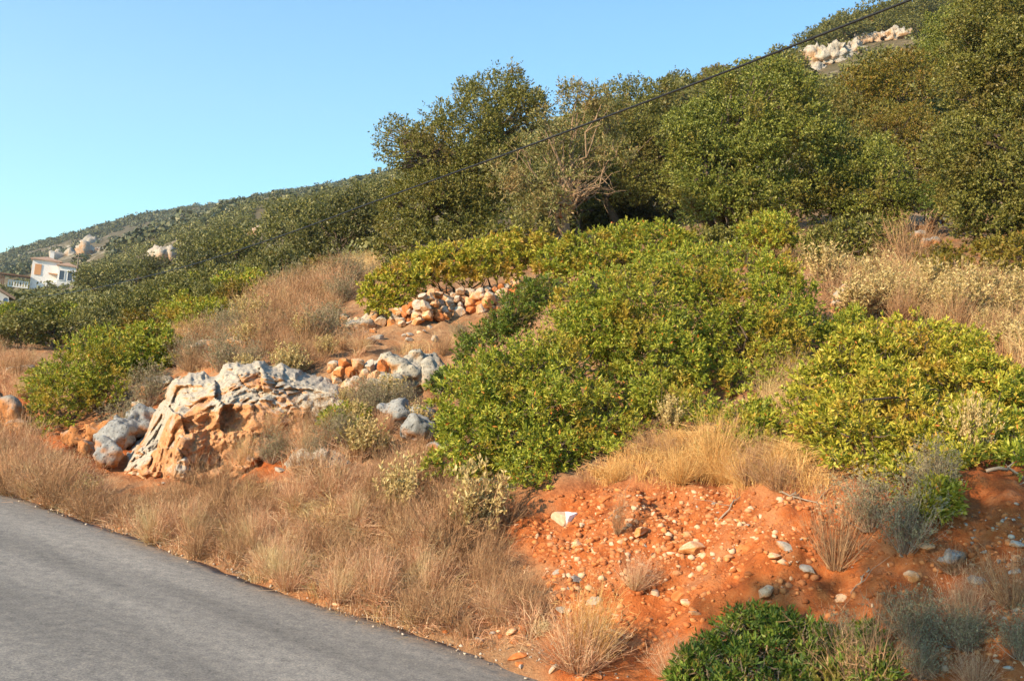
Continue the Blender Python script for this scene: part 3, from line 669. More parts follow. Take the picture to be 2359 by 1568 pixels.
rock_mass('rock_ledge', [(185,1005,40,32,11.7,1),(225,985,42,24,11.7,1),(205,1035,30,20,11.3,.9)], .024, .06, 2.6, 'rock_orange', 'low red brown crumbling rock ledge right of the leftmost green bush', 'rock')
rock_mass('boulder', [(335,905,28,28,11.6,1),(365,885,40,22,11.9,1),(330,930,20,16,11.3,1)], .022, .05, 3, 'rock', 'rounded pale boulder beside a grey shrub at the upper left of the outcrop', 'rock')
rock_mass('wall_end_boulder', [(920,860,62,48,10.6,1),(965,835,48,32,10.9,1),(985,860,35,35,10.6,1),(890,890,45,35,10.3,1)], .022, .055, 2.8, 'rock', 'large pale boulder at the right end of the lower dry stone wall', 'rock')
rock_mass('boulder', [(915,950,42,30,10.0,1),(955,985,42,32,9.7,1),(890,945,22,18,10.0,1),(975,955,30,22,10.0,1)], .02, .045, 2.6, 'rock_grey', 'grey split boulder beside the left flank of the central green bush', 'rock')
rock_mass('boulder', [(1005,1030,28,18,9.1,1),(1040,1020,22,12,9.2,1)], .02, .04, 3, 'rock_grey', 'small grey rock poking from the lower left edge of the central bush', 'rock')
rock_mass('boulder', [(855,1130,40,12,8.3,1),(800,1110,22,12,8.6,1)], .02, .03, 3, 'rock_grey', 'flat grey rock lying in the reddish grass below the brown boulder', 'rock')
rock_mass('boulder', [(1942,685,24,26,12.6,1),(1930,710,18,20,12.4,1),(1960,675,16,14,12.7,1)], .02, .04, 3, 'rock', 'pale rounded boulder among dry stems at the right of the central bush', 'rock')
rock_mass('boulder', [(165,770,28,20,19,1),(140,778,20,14,19,1),(185,758,16,14,19,1)], .04, .07, 1.8, 'rock', 'pale jagged rock standing behind the leftmost green bush', 'rock')
rock_mass('rock_ledge', [(20,960,38,34,13.0,1),(-20,940,45,40,13.4,1),(40,985,26,22,12.8,1)], .03, .06, 2.4, 'rock_orange', 'orange rock ledge at the left edge of the picture', 'rock')
rock_mass('boulder', [(30,858,30,18,15.4,1),(60,850,20,14,15.4,1)], .03, .05, 2.4, 'rock', 'grey boulder in the dry grass left of the leftmost green bush', 'rock')
rock_mass('boulder', [(452,812,26,20,12.9,1),(475,800,30,16,13.2,1)], .024, .05, 3, 'rock', 'weathered boulder under dry grass above the large outcrop', 'rock')
rock_mass('boulder', [(545,788,30,14,13.6,1),(575,792,24,12,13.4,1)], .024, .04, 3, 'rock', 'low grey rock peeping out of dry grass above the outcrop', 'rock')
rock_mass('boulder', [(830,748,36,16,12.6,1),(795,735,18,12,13,1),(860,735,24,14,12.8,1)], .022, .045, 3, 'rock', 'low pale rock at the left end of the upper dry stone wall', 'rock')
rock_mass('boulder', [(2195,1282,34,22,5.75,1),(2175,1292,18,14,5.75,1)], .012, .02, 6, 'rock_grey', 'grey boulder on the shaded stony earth at the right', 'rock')
for pts, lab in (([(2140,520,34,22,18,1),(2165,505,22,16,18.3,1)], 'dark grey boulder in the shade between the two right hand trees'), ([(2115,540,26,14,17.4,1),(2150,560,30,14,17.2,1)], 'low grey stone under the shaded boulder between the right hand trees')):
    rock_mass('boulder', pts, .03, .06, 2, 'rock_grey', lab, 'rock')
# pale cliffs far up the slope
CLIFFS = [([(1870,140,22,16,118),(1905,135,26,26,116),(1930,130,26,34,116),(1960,115,26,20,117),(1890,158,20,10,114)], 'tall pale cliff face high on the right hand hillside'),
  ([(2000,100,26,12,122),(2040,92,30,10,124),(2070,88,30,14,122),(2085,105,14,16,120)], 'long low pale cliff to the right of the tall cliff face'),
  ([(2160,62,16,12,128),(2178,74,12,8,126)], 'small pale crag at the top right beside the thin wires'),
  ([(585,552,32,16,150),(560,560,16,10,146),(605,545,16,14,152)], 'pale boulder field in the middle of the left hillside'),
  ([(640,545,24,10,150),(660,535,14,10,152)], 'pale rock band right of the boulder field on the left hillside'),
  ([(385,595,30,8,170),(415,580,24,8,176),(440,572,16,8,180)], 'pale rock strip on the slope left of the boulder field'),
  ([(148,600,22,14,470),(170,590,16,10,480),(135,590,14,12,480),(225,570,26,8,500),(245,565,14,12,500)], 'pale crags on the distant ridge above the white house'),
  ([(205,585,14,12,440),(232,578,20,10,440)], 'pale broken crag on the distant ridge right of the white house'),
  ([(600,492,22,10,300),(590,486,12,6,300)], 'grey white rock outcrop just under the skyline of the left ridge'),
  ([(480,512,12,5,300),(445,522,12,4,300)], 'small pale rocks on the shoulder of the left ridge')]
for pts, lab in CLIFFS:
    Yc = pts[0][4]
    rock_mass('cliff', [(a, b_, c_, d_, Y, .6) for a, b_, c_, d_, Y in pts], Yc * .0017, Yc * .0085, 55 / Yc, 'cliff', lab, 'cliff')

# ------------------------------------------------------------------ dry stone walls: every stone a part of its wall
STV = [stone_mesh(100 + k, 12, 3, .08, (1, .85, .75)) for k in range(10)]
def stone_wall(pts0, pts1, n_rows, spx, Yl, Yr, label):
    """pts0/pts1: foot and top line (column, row) from left to right"""
    base = at(*pts0[len(pts0) // 2], .5 * (Yl + Yr)); o = empty('dry_stone_wall', base, label, 'stone wall')
    xs0 = [p[0] for p in pts0]; n = 0
    for rrow in range(n_rows):
        x = pts0[0][0] + rng.uniform(0, spx * .5)
        while x < pts0[-1][0] and n < 100:
            s = spx * rng.uniform(.6, 1.45) * (1.15 if rrow == n_rows - 1 and rng.random() < .35 else 1)
            yb_ = np.interp(x, xs0, [p[1] for p in pts0]); yt_ = np.interp(x, [p[0] for p in pts1], [p[1] for p in pts1])
            t = (rrow + .5) / n_rows; py = yb_ + (yt_ - yb_) * t + rng.normal(0, spx * .12)
            Y = ground(x, yb_)[1] - .02 + .22 * t + rng.normal(0, .02)
            p = at(x + s * .5, py, Y); r = s * .64 * Y / FPX
            if yb_ - yt_ > spx * .5 or rrow == 0:
                st_ = link('stone', STV[rng.integers(10)].copy() if n < 0 else STV[rng.integers(10)], None, o); st_.location = (p - base).tolist()
                st_.rotation_euler = (rng.normal(0, .35), rng.normal(0, .35), rng.uniform(0, 6.28)); st_.scale = (r * rng.uniform(.95, 1.25), r * rng.uniform(.9, 1.15), r * rng.uniform(.95, 1.3)); n += 1
            x += s * .93
    return o
for k, me in enumerate(STV): me.materials.append(M[['wall_stone', 'wall_stone', 'stone_pale', 'wall_stone', 'stone_orange', 'wall_stone', 'stone_grey', 'stone_pale', 'wall_stone', 'wall_stone'][k]])
stone_wall([(790,762),(860,748),(920,752),(1000,735),(1090,722),(1160,712),(1240,690)], [(790,745),(880,715),(930,690),(985,648),(1080,638),(1170,626),(1240,618)], 6, 22, 12.6, 13.0, 'long tumbled dry stone wall of grey and orange stones below the bright green hedge')
stone_wall([(752,880),(800,905),(850,915),(900,880)], [(752,838),(800,826),(850,832),(900,838)], 4, 24, 10.75, 10.6, 'short dry stone wall of round stones above the small green bush')

# ------------------------------------------------------------------ trees
TREEPOLYS = []
OAK = (.047, .028); 
plant('holm_oak', 'tall dark holm oak with an open ragged left bough rising against the sky', 'tree',
  [(890,300),(950,262),(1000,255),(1030,225),(1070,190),(1130,175),(1165,155),(1210,190),(1262,225),(1285,260),(1250,300),(1210,340),(1180,400),(1185,470),(1160,520),(1080,560),(980,590),(885,575),(868,500),(885,430),(950,385),(920,350)],
  20.5, 23, 62, 'oak', OAK, 85, n=8, twig=.10, gap=-.16, sub=13, subr=.42, r0=.16, multi=2, nb=26, extra=([(860,285),(900,268),(960,280),(960,350),(930,405),(885,395),(862,340)], .5), fname='crown', bname='trunk')
plant('holm_oak', 'dark holm oak behind the bare-branched olive tree', 'tree',
  [(1365,250),(1400,205),(1450,178),(1500,192),(1560,185),(1600,215),(1600,300),(1560,400),(1550,470),(1500,500),(1450,470),(1400,440),(1380,380)], 24, 26, 62, 'oak', OAK, 75, n=8, twig=.10, gap=-.16, sub=13, subr=.42, r0=.13, multi=2, fname='crown', bname='trunk')
plant('holm_oak', 'broad green oak under the cable with a full rounded crown', 'tree',
  [(1555,260),(1600,212),(1680,165),(1760,143),(1820,150),(1870,190),(1900,260),(1915,330),(1900,420),(1860,500),(1800,520),(1720,540),(1640,545),(1560,510),(1530,450),(1535,340)], 19, 21, 66, 'oak_green', (.05, .03), 88, n=8, twig=.10, gap=-.16, sub=13, subr=.42, r0=.15, multi=3, fname='crown', bname='trunk')
plant('holm_oak', 'green oak with a low spreading crown right of the broad green oak', 'tree',
  [(1880,300),(1940,280),(2000,300),(2060,340),(2110,400),(2115,470),(2060,520),(1960,515),(1890,520),(1850,470),(1870,400)], 19.5, 21.5, 62, 'oak_green', OAK, 85, n=8, twig=.10, gap=-.16, sub=13, subr=.42, r0=.12, multi=3, fname='crown', bname='trunk')
plant('holm_oak', 'yellowish oak high on the slope in front of the pale cliff', 'tree',
  [(1900,225),(1960,165),(2000,155),(2060,128),(2130,122),(2170,165),(2160,230),(2100,275),(2000,285),(1930,270)], 30, 32, 55, 'oak_yellow', (.08, .045), 34, n=8, twig=.10, gap=-.16, sub=13, subr=.42, r0=.16, multi=2, fname='crown', bname='trunk')
plant('holm_oak', 'tallest oak filling the right edge of the picture', 'tree',
  [(2190,260),(2165,170),(2205,70),(2240,-80),(2520,-100),(2520,560),(2420,600),(2300,570),(2205,560),(2180,480),(2140,420),(2120,340)], 16, 18, 66, 'oak', OAK, 93, n=8, twig=.10, gap=-.16, sub=13, subr=.42, r0=.2, multi=2, nb=30, fname='crown', bname='trunk')
plant('holm_oak', 'small brownish oak between the spreading oak and the tallest oak', 'tree',
  [(1940,265),(2100,240),(2180,280),(2160,420),(2175,470),(2110,450),(2110,400),(2060,340),(1980,300)], 22.5, 24.5, 58, 'oak_yellow', OAK, 74, n=8, twig=.10, gap=-.16, sub=13, subr=.42, r0=.1, multi=2, fname='crown', bname='trunk')
plant('holm_oak', 'dark oak standing alone left of the tall holm oak', 'tree',
  [(740,480),(790,440),(845,440),(872,500),(868,590),(800,640),(740,640),(700,600),(690,540)], 29, 31, 48, 'oak_dark', (.08, .045), 36, n=8, twig=.10, gap=-.16, sub=13, subr=.42, r0=.14, multi=2, fname='crown', bname='trunk')
plant('holm_oak', 'small dark oak at the top edge of the dry grass left of the lone oak', 'tree',
  [(590,640),(640,580),(690,600),(705,660),(680,695),(620,700)], 26, 28, 40, 'oak_dark', (.075, .042), 36, n=8, twig=.10, gap=-.16, sub=13, subr=.42, r0=.1, multi=2, fname='crown', bname='trunk')
for lab, poly, yb, yt, mt in [
  ('dark oak filling the hollow behind the olive tree', [(1230,440),(1290,340),(1420,270),(1560,270),(1620,420),(1590,580),(1400,590),(1250,560)], 26, 28, 'oak_dark'),
  ('olive brown oak in the gap above the spreading oak', [(1800,250),(1900,190),(1990,240),(2100,265),(2210,300),(2210,500),(2050,500),(1900,420),(1820,340)], 27, 30, 'oak'),
  ('green oak at the top edge left of the tallest oak', [(2110,80),(2200,10),(2300,-60),(2420,-90),(2420,150),(2250,260),(2150,240),(2105,150)], 38, 42, 'oak_green'),
  ('grey green oak crown peeping over the top of the broad green oak', [(1590,250),(1680,178),(1790,135),(1870,165),(1900,230),(1760,270),(1620,300)], 30, 32, 'oak'),
  ('dark oak thicket at the foot of the tall holm oak', [(860,560),(950,540),(1100,520),(1230,500),(1280,560),(1230,600),(1050,610),(900,640),(850,620)], 19, 21, 'oak')]:
    plant('holm_oak', lab, 'tree', poly, yb, yt, 58, mt, (.07, .04), 43, n=8, twig=.10, gap=-.16, sub=13, subr=.42, r0=.12, multi=2, fname='crown', bname='trunk')
for lab, poly, yb, yt in [('low oak scrub between the olive tree and the broad green oak', [(1540,575),(1570,535),(1640,528),(1720,545),(1730,605),(1620,605)], 15.6, 16.6),
  ('low oak scrub in the shade under the spreading oak', [(1830,590),(1850,545),(1920,515),(2010,505),(2100,525),(2110,590),(2000,605),(1900,612)], 14.6, 15.6)]:
    plant('oak_scrub', lab, 'bush', poly, yb, yt, 40, 'oak', (.05, .03), 90, n=7, twig=.07, r0=.02, multi=5, nb=16, fork=.25)
# sparse olive with bare branches
ob = onground(*ground(1312, 585)[:2]) if False else at(1312, 582, 16.6)
ol = empty('olive_tree', ob, 'sparse grey green olive tree with bare branches and a forked pale trunk', 'tree')
OC = [(1180,440,40),(1165,405,40),(1215,415,45),(1245,455,40),(1250,360,50),(1200,345,40),(1290,400,45),(1300,320,50),(1255,300,40),(1330,260,50),(1330,215,36),(1385,240,48),(1400,300,45),(1370,350,45),(1350,400,36),(1270,480,30),(1420,360,32),(1225,480,26)]
oC = np.array([at(x, y, 16.4 + rng.normal(0, .5)) for x, y, r in OC]); oR = np.array([r * 16.4 / FPX for *_, r in OC])
foliage('crown', oC, oR, M['olive'], ol, (.06, .021), 150, n=8, twig=.12, sub=15, subr=.33)
tp = []
fk = at(1300, 500, 16.6); fk2 = at(1322, 470, 16.5); fk3 = at(1285, 470, 16.7)
tp.append((wobble(ob - [0, 0, .2], fk, 7, .01), np.linspace(.10, .065, 7))); tp.append((wobble(fk, fk2, 5, .01), np.linspace(.055, .045, 5))); tp.append((wobble(fk, fk3, 5, .01), np.linspace(.05, .04, 5)))
tp.append((wobble(ob - [0, 0, .2], at(1275, 480, 16.3), 7, .03), np.linspace(.05, .03, 7)))
for c, r in zip(oC, oR):
    f = [fk, fk2, fk3][rng.integers(3)]; p = wobble(f, c, 8, .05); tp.append((p, np.linspace(.032, .007, 8)))
    for _ in range(4):
        j = rng.integers(2, 8); tp.append((wobble(p[j], c + sph(1)[0] * r * 1.1, 5, .03), np.linspace(.011, .003, 5)))
for _ in range(26):   # bare twigs round the fork, right of the trunk and hanging low
    c = at(rng.uniform(1265, 1415), rng.uniform(375, 470), 16.5 + rng.normal(0, .3)); p = wobble([fk, fk2, fk3][rng.integers(3)], c, 7, .04); tp.append((p, np.linspace(.018, .004, 7)))
    for _ in range(3): tp.append((wobble(p[rng.integers(3, 7)], c + rng.normal(size=3) * .22, 5, .02), np.linspace(.008, .0025, 5)))
V, Q = tube_geo(tp, 5); link('trunk', mesh_np('trunk', V - ob, Q, smooth=True), M['bark_olive'], ol)

# ------------------------------------------------------------------ shrubs on the near slope
MA = (.035, .0142)
BUSH = [
 ('lowest lobe of bright green mastic bush overhanging the earth bank beside the dry grass', [(985,900),(1050,850),(1150,800),(1250,760),(1330,800),(1380,880),(1440,960),(1480,1010),(1440,1060),(1330,1080),(1250,1140),(1185,1155),(1130,1100),(1060,1110),(985,1095),(970,1060),(1030,1010),(985,980)], 7.6, 8.8, 62, 'mastic', 210),
 ('broad mid green mastic bush in the middle of the central thicket', [(1240,760),(1290,680),(1380,620),(1500,600),(1560,680),(1600,780),(1640,900),(1680,980),(1600,1010),(1480,1010),(1430,940),(1350,840)], 8.6, 10.0, 62, 'mastic', 190),
 ('tall mastic bush with reddish sprays at the upper right of the central thicket', [(1480,620),(1560,570),(1680,560),(1780,590),(1860,640),(1915,700),(1880,760),(1830,840),(1770,900),(1710,945),(1660,900),(1600,790),(1540,690)], 9.1, 10.7, 64, 'mastic', 180),
 ('low mastic bush between the central thicket and the yellow green bush', [(1600,975),(1690,945),(1760,920),(1800,925),(1790,985),(1800,1050),(1740,1045),(1660,1030)], 7.5, 8.2, 44, 'mastic', 200),
 ('darker green mastic bush on the left shoulder of the central thicket', [(1030,835),(1090,760),(1160,690),(1230,640),(1290,640),(1280,700),(1230,760),(1130,800),(1040,885)], 10.3, 11.4, 46, 'mastic_fore', 190),
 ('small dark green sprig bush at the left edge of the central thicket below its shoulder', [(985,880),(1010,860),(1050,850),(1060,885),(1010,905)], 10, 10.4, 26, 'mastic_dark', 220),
 ('low mastic bush at the foot of the olive tree', [(1230,590),(1330,545),(1430,525),(1500,515),(1600,545),(1600,580),(1480,615),(1370,640),(1290,650),(1230,640)], 13.2, 14.4, 46, 'mastic', 130),
 ('bright green hedge of mastic above the long dry stone wall', [(825,665),(870,620),(950,585),(1050,560),(1150,545),(1230,532),(1280,560),(1250,610),(1160,642),(1050,650),(980,668),(940,708),(880,730),(830,712)], 13.2, 14.2, 44, 'mastic_yellow', 130),
 ('large rounded yellow green mastic bush on top of the red earth bank', [(1800,960),(1840,880),(1900,805),(1990,755),(2080,737),(2170,742),(2250,780),(2310,830),(2370,880),(2380,960),(2330,1020),(2280,1080),(2200,1110),(2160,1150),(2080,1140),(1990,1110),(1930,1135),(1880,1085),(1840,1020)], 6.5, 7.7, 66, 'mastic_yellow', 260),
 ('green mastic bush cut off by the right edge above the shaded earth', [(2290,930),(2360,880),(2480,870),(2480,1090),(2330,1090),(2280,1040)], 6.3, 7.2, 56, 'mastic', 270),
 ('large green bush left of the outcrop hanging over the red bank', [(55,920),(100,830),(180,770),(240,752),(290,772),(300,860),(270,930),(180,950),(140,1000),(85,1012),(62,970)], 11.8, 13.0, 48, 'mastic', 150),
 ('round green bush with yellowing leaves right of the large left bush', [(270,790),(310,760),(380,742),(410,790),(390,850),(320,868),(280,850)], 13.5, 14.4, 36, 'mastic', 130),
 ('low bright green bush beyond the dry grass left of the lone oak', [(330,735),(400,700),(480,692),(560,710),(625,722),(600,760),(520,775),(440,780),(400,752)], 17, 18, 36, 'mastic', 95),
 ('small bright green bush in front of the outcrop below the short stone wall', [(738,962),(780,937),(830,942),(862,972),(830,992),(750,992)], 9.1, 9.6, 28, 'mastic', 230),
 ('pale bluish green bush under the broad green oak', [(1695,540),(1730,505),(1760,488),(1830,500),(1835,560),(1780,580),(1720,575)], 15, 16.4, 36, 'mastic', 110),
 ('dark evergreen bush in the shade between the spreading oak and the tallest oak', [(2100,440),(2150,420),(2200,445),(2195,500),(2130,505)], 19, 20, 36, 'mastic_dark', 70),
 ('low yellowish oak scrub below the shaded boulders', [(2105,595),(2170,565),(2240,585),(2230,665),(2130,690)], 13.4, 15, 36, 'oak_yellow', 95),
 ('brownish scrub at the right edge under the tallest oak', [(2240,570),(2300,545),(2420,560),(2420,650),(2300,640),(2250,610)], 14, 16, 38, 'oak_yellow', 85),
 ('small green bush poking up behind the left of the yellow green bush', [(1880,770),(1930,730),(1980,705),(2000,740),(1940,770),(1900,800)], 9.6, 10.4, 28, 'mastic', 190),
]
for lab, poly, yb, yt, r, mt, dn in BUSH:
    big = mt.startswith('oak')
    plant('mastic_bush' if not big else 'oak_scrub', lab, 'bush', poly, yb, yt, r, mt, (MA if yb < 12 else (.05, .021)) if not big else (.06, .034), dn * (.85 if not big else 1), n=15 if not big else 7, twig=.055, gap=-.2, sub=15, subr=.36, spread=(.3, 1.35), r0=.022 if yb < 12 else .03, multi=6, nb=16, fork=.25, bark='bark')
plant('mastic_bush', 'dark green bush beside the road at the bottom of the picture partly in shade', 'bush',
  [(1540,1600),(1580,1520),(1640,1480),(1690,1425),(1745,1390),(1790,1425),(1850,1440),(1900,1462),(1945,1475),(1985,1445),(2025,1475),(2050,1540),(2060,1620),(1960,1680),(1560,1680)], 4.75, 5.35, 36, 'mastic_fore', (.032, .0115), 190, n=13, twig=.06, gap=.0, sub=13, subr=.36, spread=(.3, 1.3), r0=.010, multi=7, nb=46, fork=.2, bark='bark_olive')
plant('mastic_bush', 'small yellowish sprout bush at the foot of the yellow green bush', 'bush',
  [(2110,1165),(2150,1120),(2200,1130),(2190,1170),(2140,1185)], ground(2150, 1170)[1] - .12, ground(2150, 1150)[1] - .05, 22, 'mastic_yellow', (.038, .015), 300, n=9, twig=.06, r0=.01, multi=3, nb=8)
# unseen tree added across the road to throw shade on the right hand bank
SHADE = np.array([2.95, 4.9, .5]) + TO_SUN * 13.0
shc = np.array([SHADE + .8 * np.array(v) for v in ([0, 0, 0], [.9, -.5, .3], [-.9, .6, -.2], [.3, .2, .9], [0, -.3, -.9], [1.1, .5, -.6], [-.8, -.4, .7])])
so = empty('olive_tree', (SHADE[0], SHADE[1], -.05), 'unseen tree added across the road behind the photographer to shade the right hand bank', 'tree')
foliage('crown', shc, np.array([.8, .75, .7, .7, .7, .6, .65]), M['olive'], so, (.09, .03), 40, n=8, twig=.12, zfloor=False)
limbs('trunk', (SHADE[0], SHADE[1], -.05), shc, np.full(7, .7), M['bark_olive'], so, .14, nb=7)

# ------------------------------------------------------------------ trees farther up the slope (copies of a few kinds) and the distant scrub
FRONT = [b_[1] for b_ in BUSH] + TREEPOLYS
def hidden(px, py, r):
    """every sampled point of a far tree lies behind the near trees and bushes"""
    for dx, dy in ((0, -1), (-.8, -.4), (.8, -.4), (0, -.3), (-.5, -.8), (.5, -.8)):
        if not any(inpoly(np.array([px + dx * r]), np.array([py + dy * r * 1.4]), p)[0] for p in FRONT): return False
    return True
def tree_template(kind, mat, n_leaf, lf=.024):
    nb_ = {'round': 9, 'wide': 11, 'tall': 9, 'spire': 12}[kind]
    sx, sz = {'round': (.40, .34), 'wide': (.58, .26), 'tall': (.30, .44), 'spire': (.10, .60)}[kind]
    C = sph(nb_) * rng.uniform(.35, 1, nb_)[:, None] ** .6 * np.array([sx, sx, sz]); C[:, 2] += sz * 1.12 + .06
    if kind == 'spire': C[:, :2] *= (1.3 - C[:, 2:3]).clip(.15, 1)
    R = np.full(nb_, .24 if kind != 'spire' else .11) * rng.uniform(.7, 1.2, nb_)
    P, A = crown_points(C, R, 14, .42, 1, .3, False); P_, A_ = P, A
    d = n_leaf / 6 / max(len(P), 1)
    P, A = crown_points(C, R, 14, .40, max(1, n_leaf / 6 / (12.57 * (.24 * .4) ** 2 * nb_ * 11)), .3, False)
    k = P[:, 2] > .02; P, A = P[k], A[k]
    V, Q = leaf_geo(P, A, 6, lf, lf * .6, (.45, 1.25), lf * 1.2)
    cm = mesh_np('crown', V, Q); cm.materials.append(M[mat])
    paths = [(wobble((0, 0, -.1), (rng.normal(0, .04), rng.normal(0, .04), .3), 5, .015), np.linspace(.035, .022, 5))]
    for c in C: paths.append((wobble(paths[0][0][-1 - (rng.random() < .4)], c, 5, .02), np.linspace(.018, .004, 5)))
    V, Q = tube_geo(paths, 5); tm = mesh_np('trunk', V, Q, smooth=True); tm.materials.append(M['bark'])
    return cm, tm
KINDS = [('round', 'mid_leaf', 'dark green rounded tree'), ('wide', 'mid_leaf', 'dark green spreading tree'), ('round', 'mid_leaf_light', 'grey green rounded tree'), ('wide', 'mid_leaf_light', 'grey green spreading tree'), ('tall', 'mid_leaf', 'dark green upright tree'), ('round', 'oak_yellow', 'yellowish green rounded tree'), ('wide', 'oak_dark', 'very dark spreading tree')]
TT = [(*tree_template(a, b_, 24000), c_) for a, b_, c_ in KINDS] + [(*tree_template(a, b_, 5200, .062), c_) for a, b_, c_ in KINDS]   # a fine-leaved set for the nearer trees, a plainer one for the far
AUTO = []
def far_tree(k, x, y, s, rot, group, noun=None):
    cm, tm, nn = TT[k]; p = onground(x, y)
    o = bpy.data.objects.new('hillside_tree', None); COL.objects.link(o); o.location = p.tolist(); o.rotation_euler = (0, 0, rot); o.scale = (s * rng.uniform(.9, 1.15), s * rng.uniform(.9, 1.15), s)
    tag(o, None, 'tree', group); link('crown', cm, None, o); link('trunk', tm, None, o)
    q = proj(p[None] + np.array([[0, 0, s * .5]])); AUTO.append((o, q[0][0], q[1][0], noun or nn)); return o
def place_trees(n, ulo, uhi, ylo, yhi, smin, smax, pyok, group, kinds, cap, power=1.6):
    pts = []
    U = rng.uniform(ulo, uhi, n); Yy = ylo + (yhi - ylo) * rng.random(n) ** power; X = U * Yy
    Sz = rng.uniform(smin, smax, n) * (np.minimum(Yy, 120) if smax < .2 else (1 + np.minimum(Yy, 120) / 260))
    Pp = np.stack([X, Yy, tz(X, Yy)], -1); PX, PY = proj(Pp); Rr = Sz * .5 * FPX / Yy
    good = pyok(PX, PY, Yy, PY - 2.1 * Rr) & (PX > -Rr) & (PX < PW + Rr)
    for pl, Yk in KEEPOUT:
        for dx, dy in ((0, .2), (0, 1), (0, 1.9), (.8, 1), (-.8, 1), (.6, 1.7), (-.6, 1.7)): good &= ~inpoly(PX + dx * Rr, PY - dy * Rr, pl) | (Yy > Yk)
    for i in np.nonzero(good)[0]:
        if len(pts) >= cap: break
        x, y, s = X[i], Yy[i], Sz[i]
        if any((x - a) ** 2 + (y - b_) ** 2 < (.28 * (s + c)) ** 2 for a, b_, c in pts) or hidden(PX[i], PY[i], Rr[i]): continue
        pts.append((x, y, s)); far_tree(int(rng.choice(kinds)), x, y, s, rng.uniform(0, 6.28), group)
    print(group, len(pts))
# what must stay in view behind the scrub: (patch, distance)
KEEPOUT = [([(25,588),(180,588),(180,662),(25,662)], 200)]
for pts, _ in CLIFFS:
    for a, b_, c_, d_, Y in pts: KEEPOUT.append(([(a - c_ * .8, b_ - d_), (a + c_ * .8, b_ - d_), (a + c_ * .8, b_ + d_ * .8), (a - c_ * .8, b_ + d_ * .8)], Y + 2))
NEARLIM = ([-50, 100, 250, 350, 560, 700, 880], [690, 675, 650, 630, 575, 555, 490]); MIDLIM = ([-50, 190, 330, 480, 600, 750, 900], [650, 605, 575, 515, 468, 432, 392])
CRLIM = ([1000, 1400, 1600, 1760, 1850, 2000, 2200, 2500], [330, 225, 178, 140, 100, 35, -20, -100])
def under(lim, off=0): return lambda px, py, y, top: (top > np.interp(px, *lim) + off) & (px < 880 + 3000 * (lim is CRLIM))
place_trees(20000, -.60, -.13, 18, 60, .022, .048, under(NEARLIM), 'trees on the middle slope to the left', [7, 8, 9, 10, 10, 9, 12, 13], 70)
place_trees(20000, -.60, -.10, 60, 190, 1.8, 3.4, under(MIDLIM), 'trees on the middle slope to the left', [7, 8, 9, 10, 11, 13], 80, 1.1)
place_trees(16000, -.02, .62, 24, 60, 2.4, 4.0, under(CRLIM, 25), 'trees behind the near oaks', [0, 1, 2, 3, 5, 0], 45)
place_trees(20000, .05, .66, 60, 150, 2.0, 3.6, under(CRLIM, -30), 'trees behind the near oaks', [7, 8, 9, 10, 12, 13], 60, .8)
place_trees(9000, .27, .56, 118, 152, 1.8, 3.2, under(CRLIM, -62), 'trees behind the near oaks', [7, 8, 9, 10, 13], 45, 1.0)
TT.append((*tree_template('wide', 'mastic', 5000, .075), 'low bright green bush'))
BUSHZONE = [(-20,690),(160,690),(420,650),(640,610),(700,640),(640,690),(420,760),(300,735),(100,800),(-20,800)]
place_trees(20000, -.60, -.16, 14, 30, .016, .036, lambda px, py, y, top: inpoly(px, py, BUSHZONE), 'green bushes on the left slope', [14], 34)
cy = tree_template('spire', 'oak_dark', 5000, .05); TT.append((*cy, 'narrow dark cypress'))
c0 = ground(335, 690); o = far_tree(15, c0[0], c0[1], 97 * c0[1] / FPX / 1.4, 0, 'trees on the middle slope to the left')
# distant scrub, far too much to count
def scrub_stuff(name, n, ulo, uhi, ylo, yhi, smin, smax, nleaf, mat, label, leafk=.17, keep=lambda x, y: np.ones(len(x), bool)):
    u = rng.uniform(ulo, uhi, n); y = np.sqrt(rng.uniform(ylo ** 2, yhi ** 2, n)); x = u * y
    f = fbm(np.stack([x * .03, y * .03, 0 * x], -1), 3); k = (f > -.5 + rng.normal(0, .15, n)) & keep(x, y); x, y = x[k], y[k]; z = tz(x, y)
    px, py = proj(np.stack([x, y, z], -1)); k = (px > -60) & (px < PW + 60)
    s = rng.uniform(smin, smax, len(x)) * (1 + .5 * (rng.random(len(x)) < .12)); hp = s * .5 * FPX / y
    for pl, Yk in KEEPOUT:
        for f_ in (0, .5, 1): k &= ~inpoly(px, py - f_ * hp, pl) | (y > Yk)
    x, y, z, s = x[k], y[k], z[k], s[k]
    d = sph(len(x) * nleaf); d[:, 2] = np.abs(d[:, 2]) * .95 - .1
    sr = np.repeat(s, nleaf)[:, None] * .5; c = np.repeat(np.stack([x, y, z], -1), nleaf, 0)
    lump = 1 + .35 * np.repeat(rng.normal(size=(len(x), 1)), nleaf, 0) * d[:, :1]
    P = c + d * sr * rng.uniform(.6, 1.05, (len(d), 1)) * lump
    A = nrm(d + rng.normal(size=d.shape) * .4); T = nrm(np.cross(A, sph(len(d)))); B = np.cross(A, T)
    h = sr * leafk * 2 * rng.uniform(.6, 1.3, (len(d), 1))
    V = np.stack([P - T * h, P - B * h * .7, P + T * h, P + B * h * .7], 1).reshape(-1, 3)
    tag(link(name, mesh_np(name, V, np.arange(len(V)).reshape(-1, 4)), M[mat]), label, None, None, 'stuff')
scrub_stuff('distant_scrub', 22000, -.62, .1, 240, 760, 2.0, 5.2, 64, 'far_leaf', 'dark evergreen scrub covering the distant ridge', .105)
scrub_stuff('hillside_scrub', 12500, -.62, .66, 95, 260, 1.2, 3.0, 110, 'mid_leaf', 'evergreen scrub between the trees on the upper slope', .075)
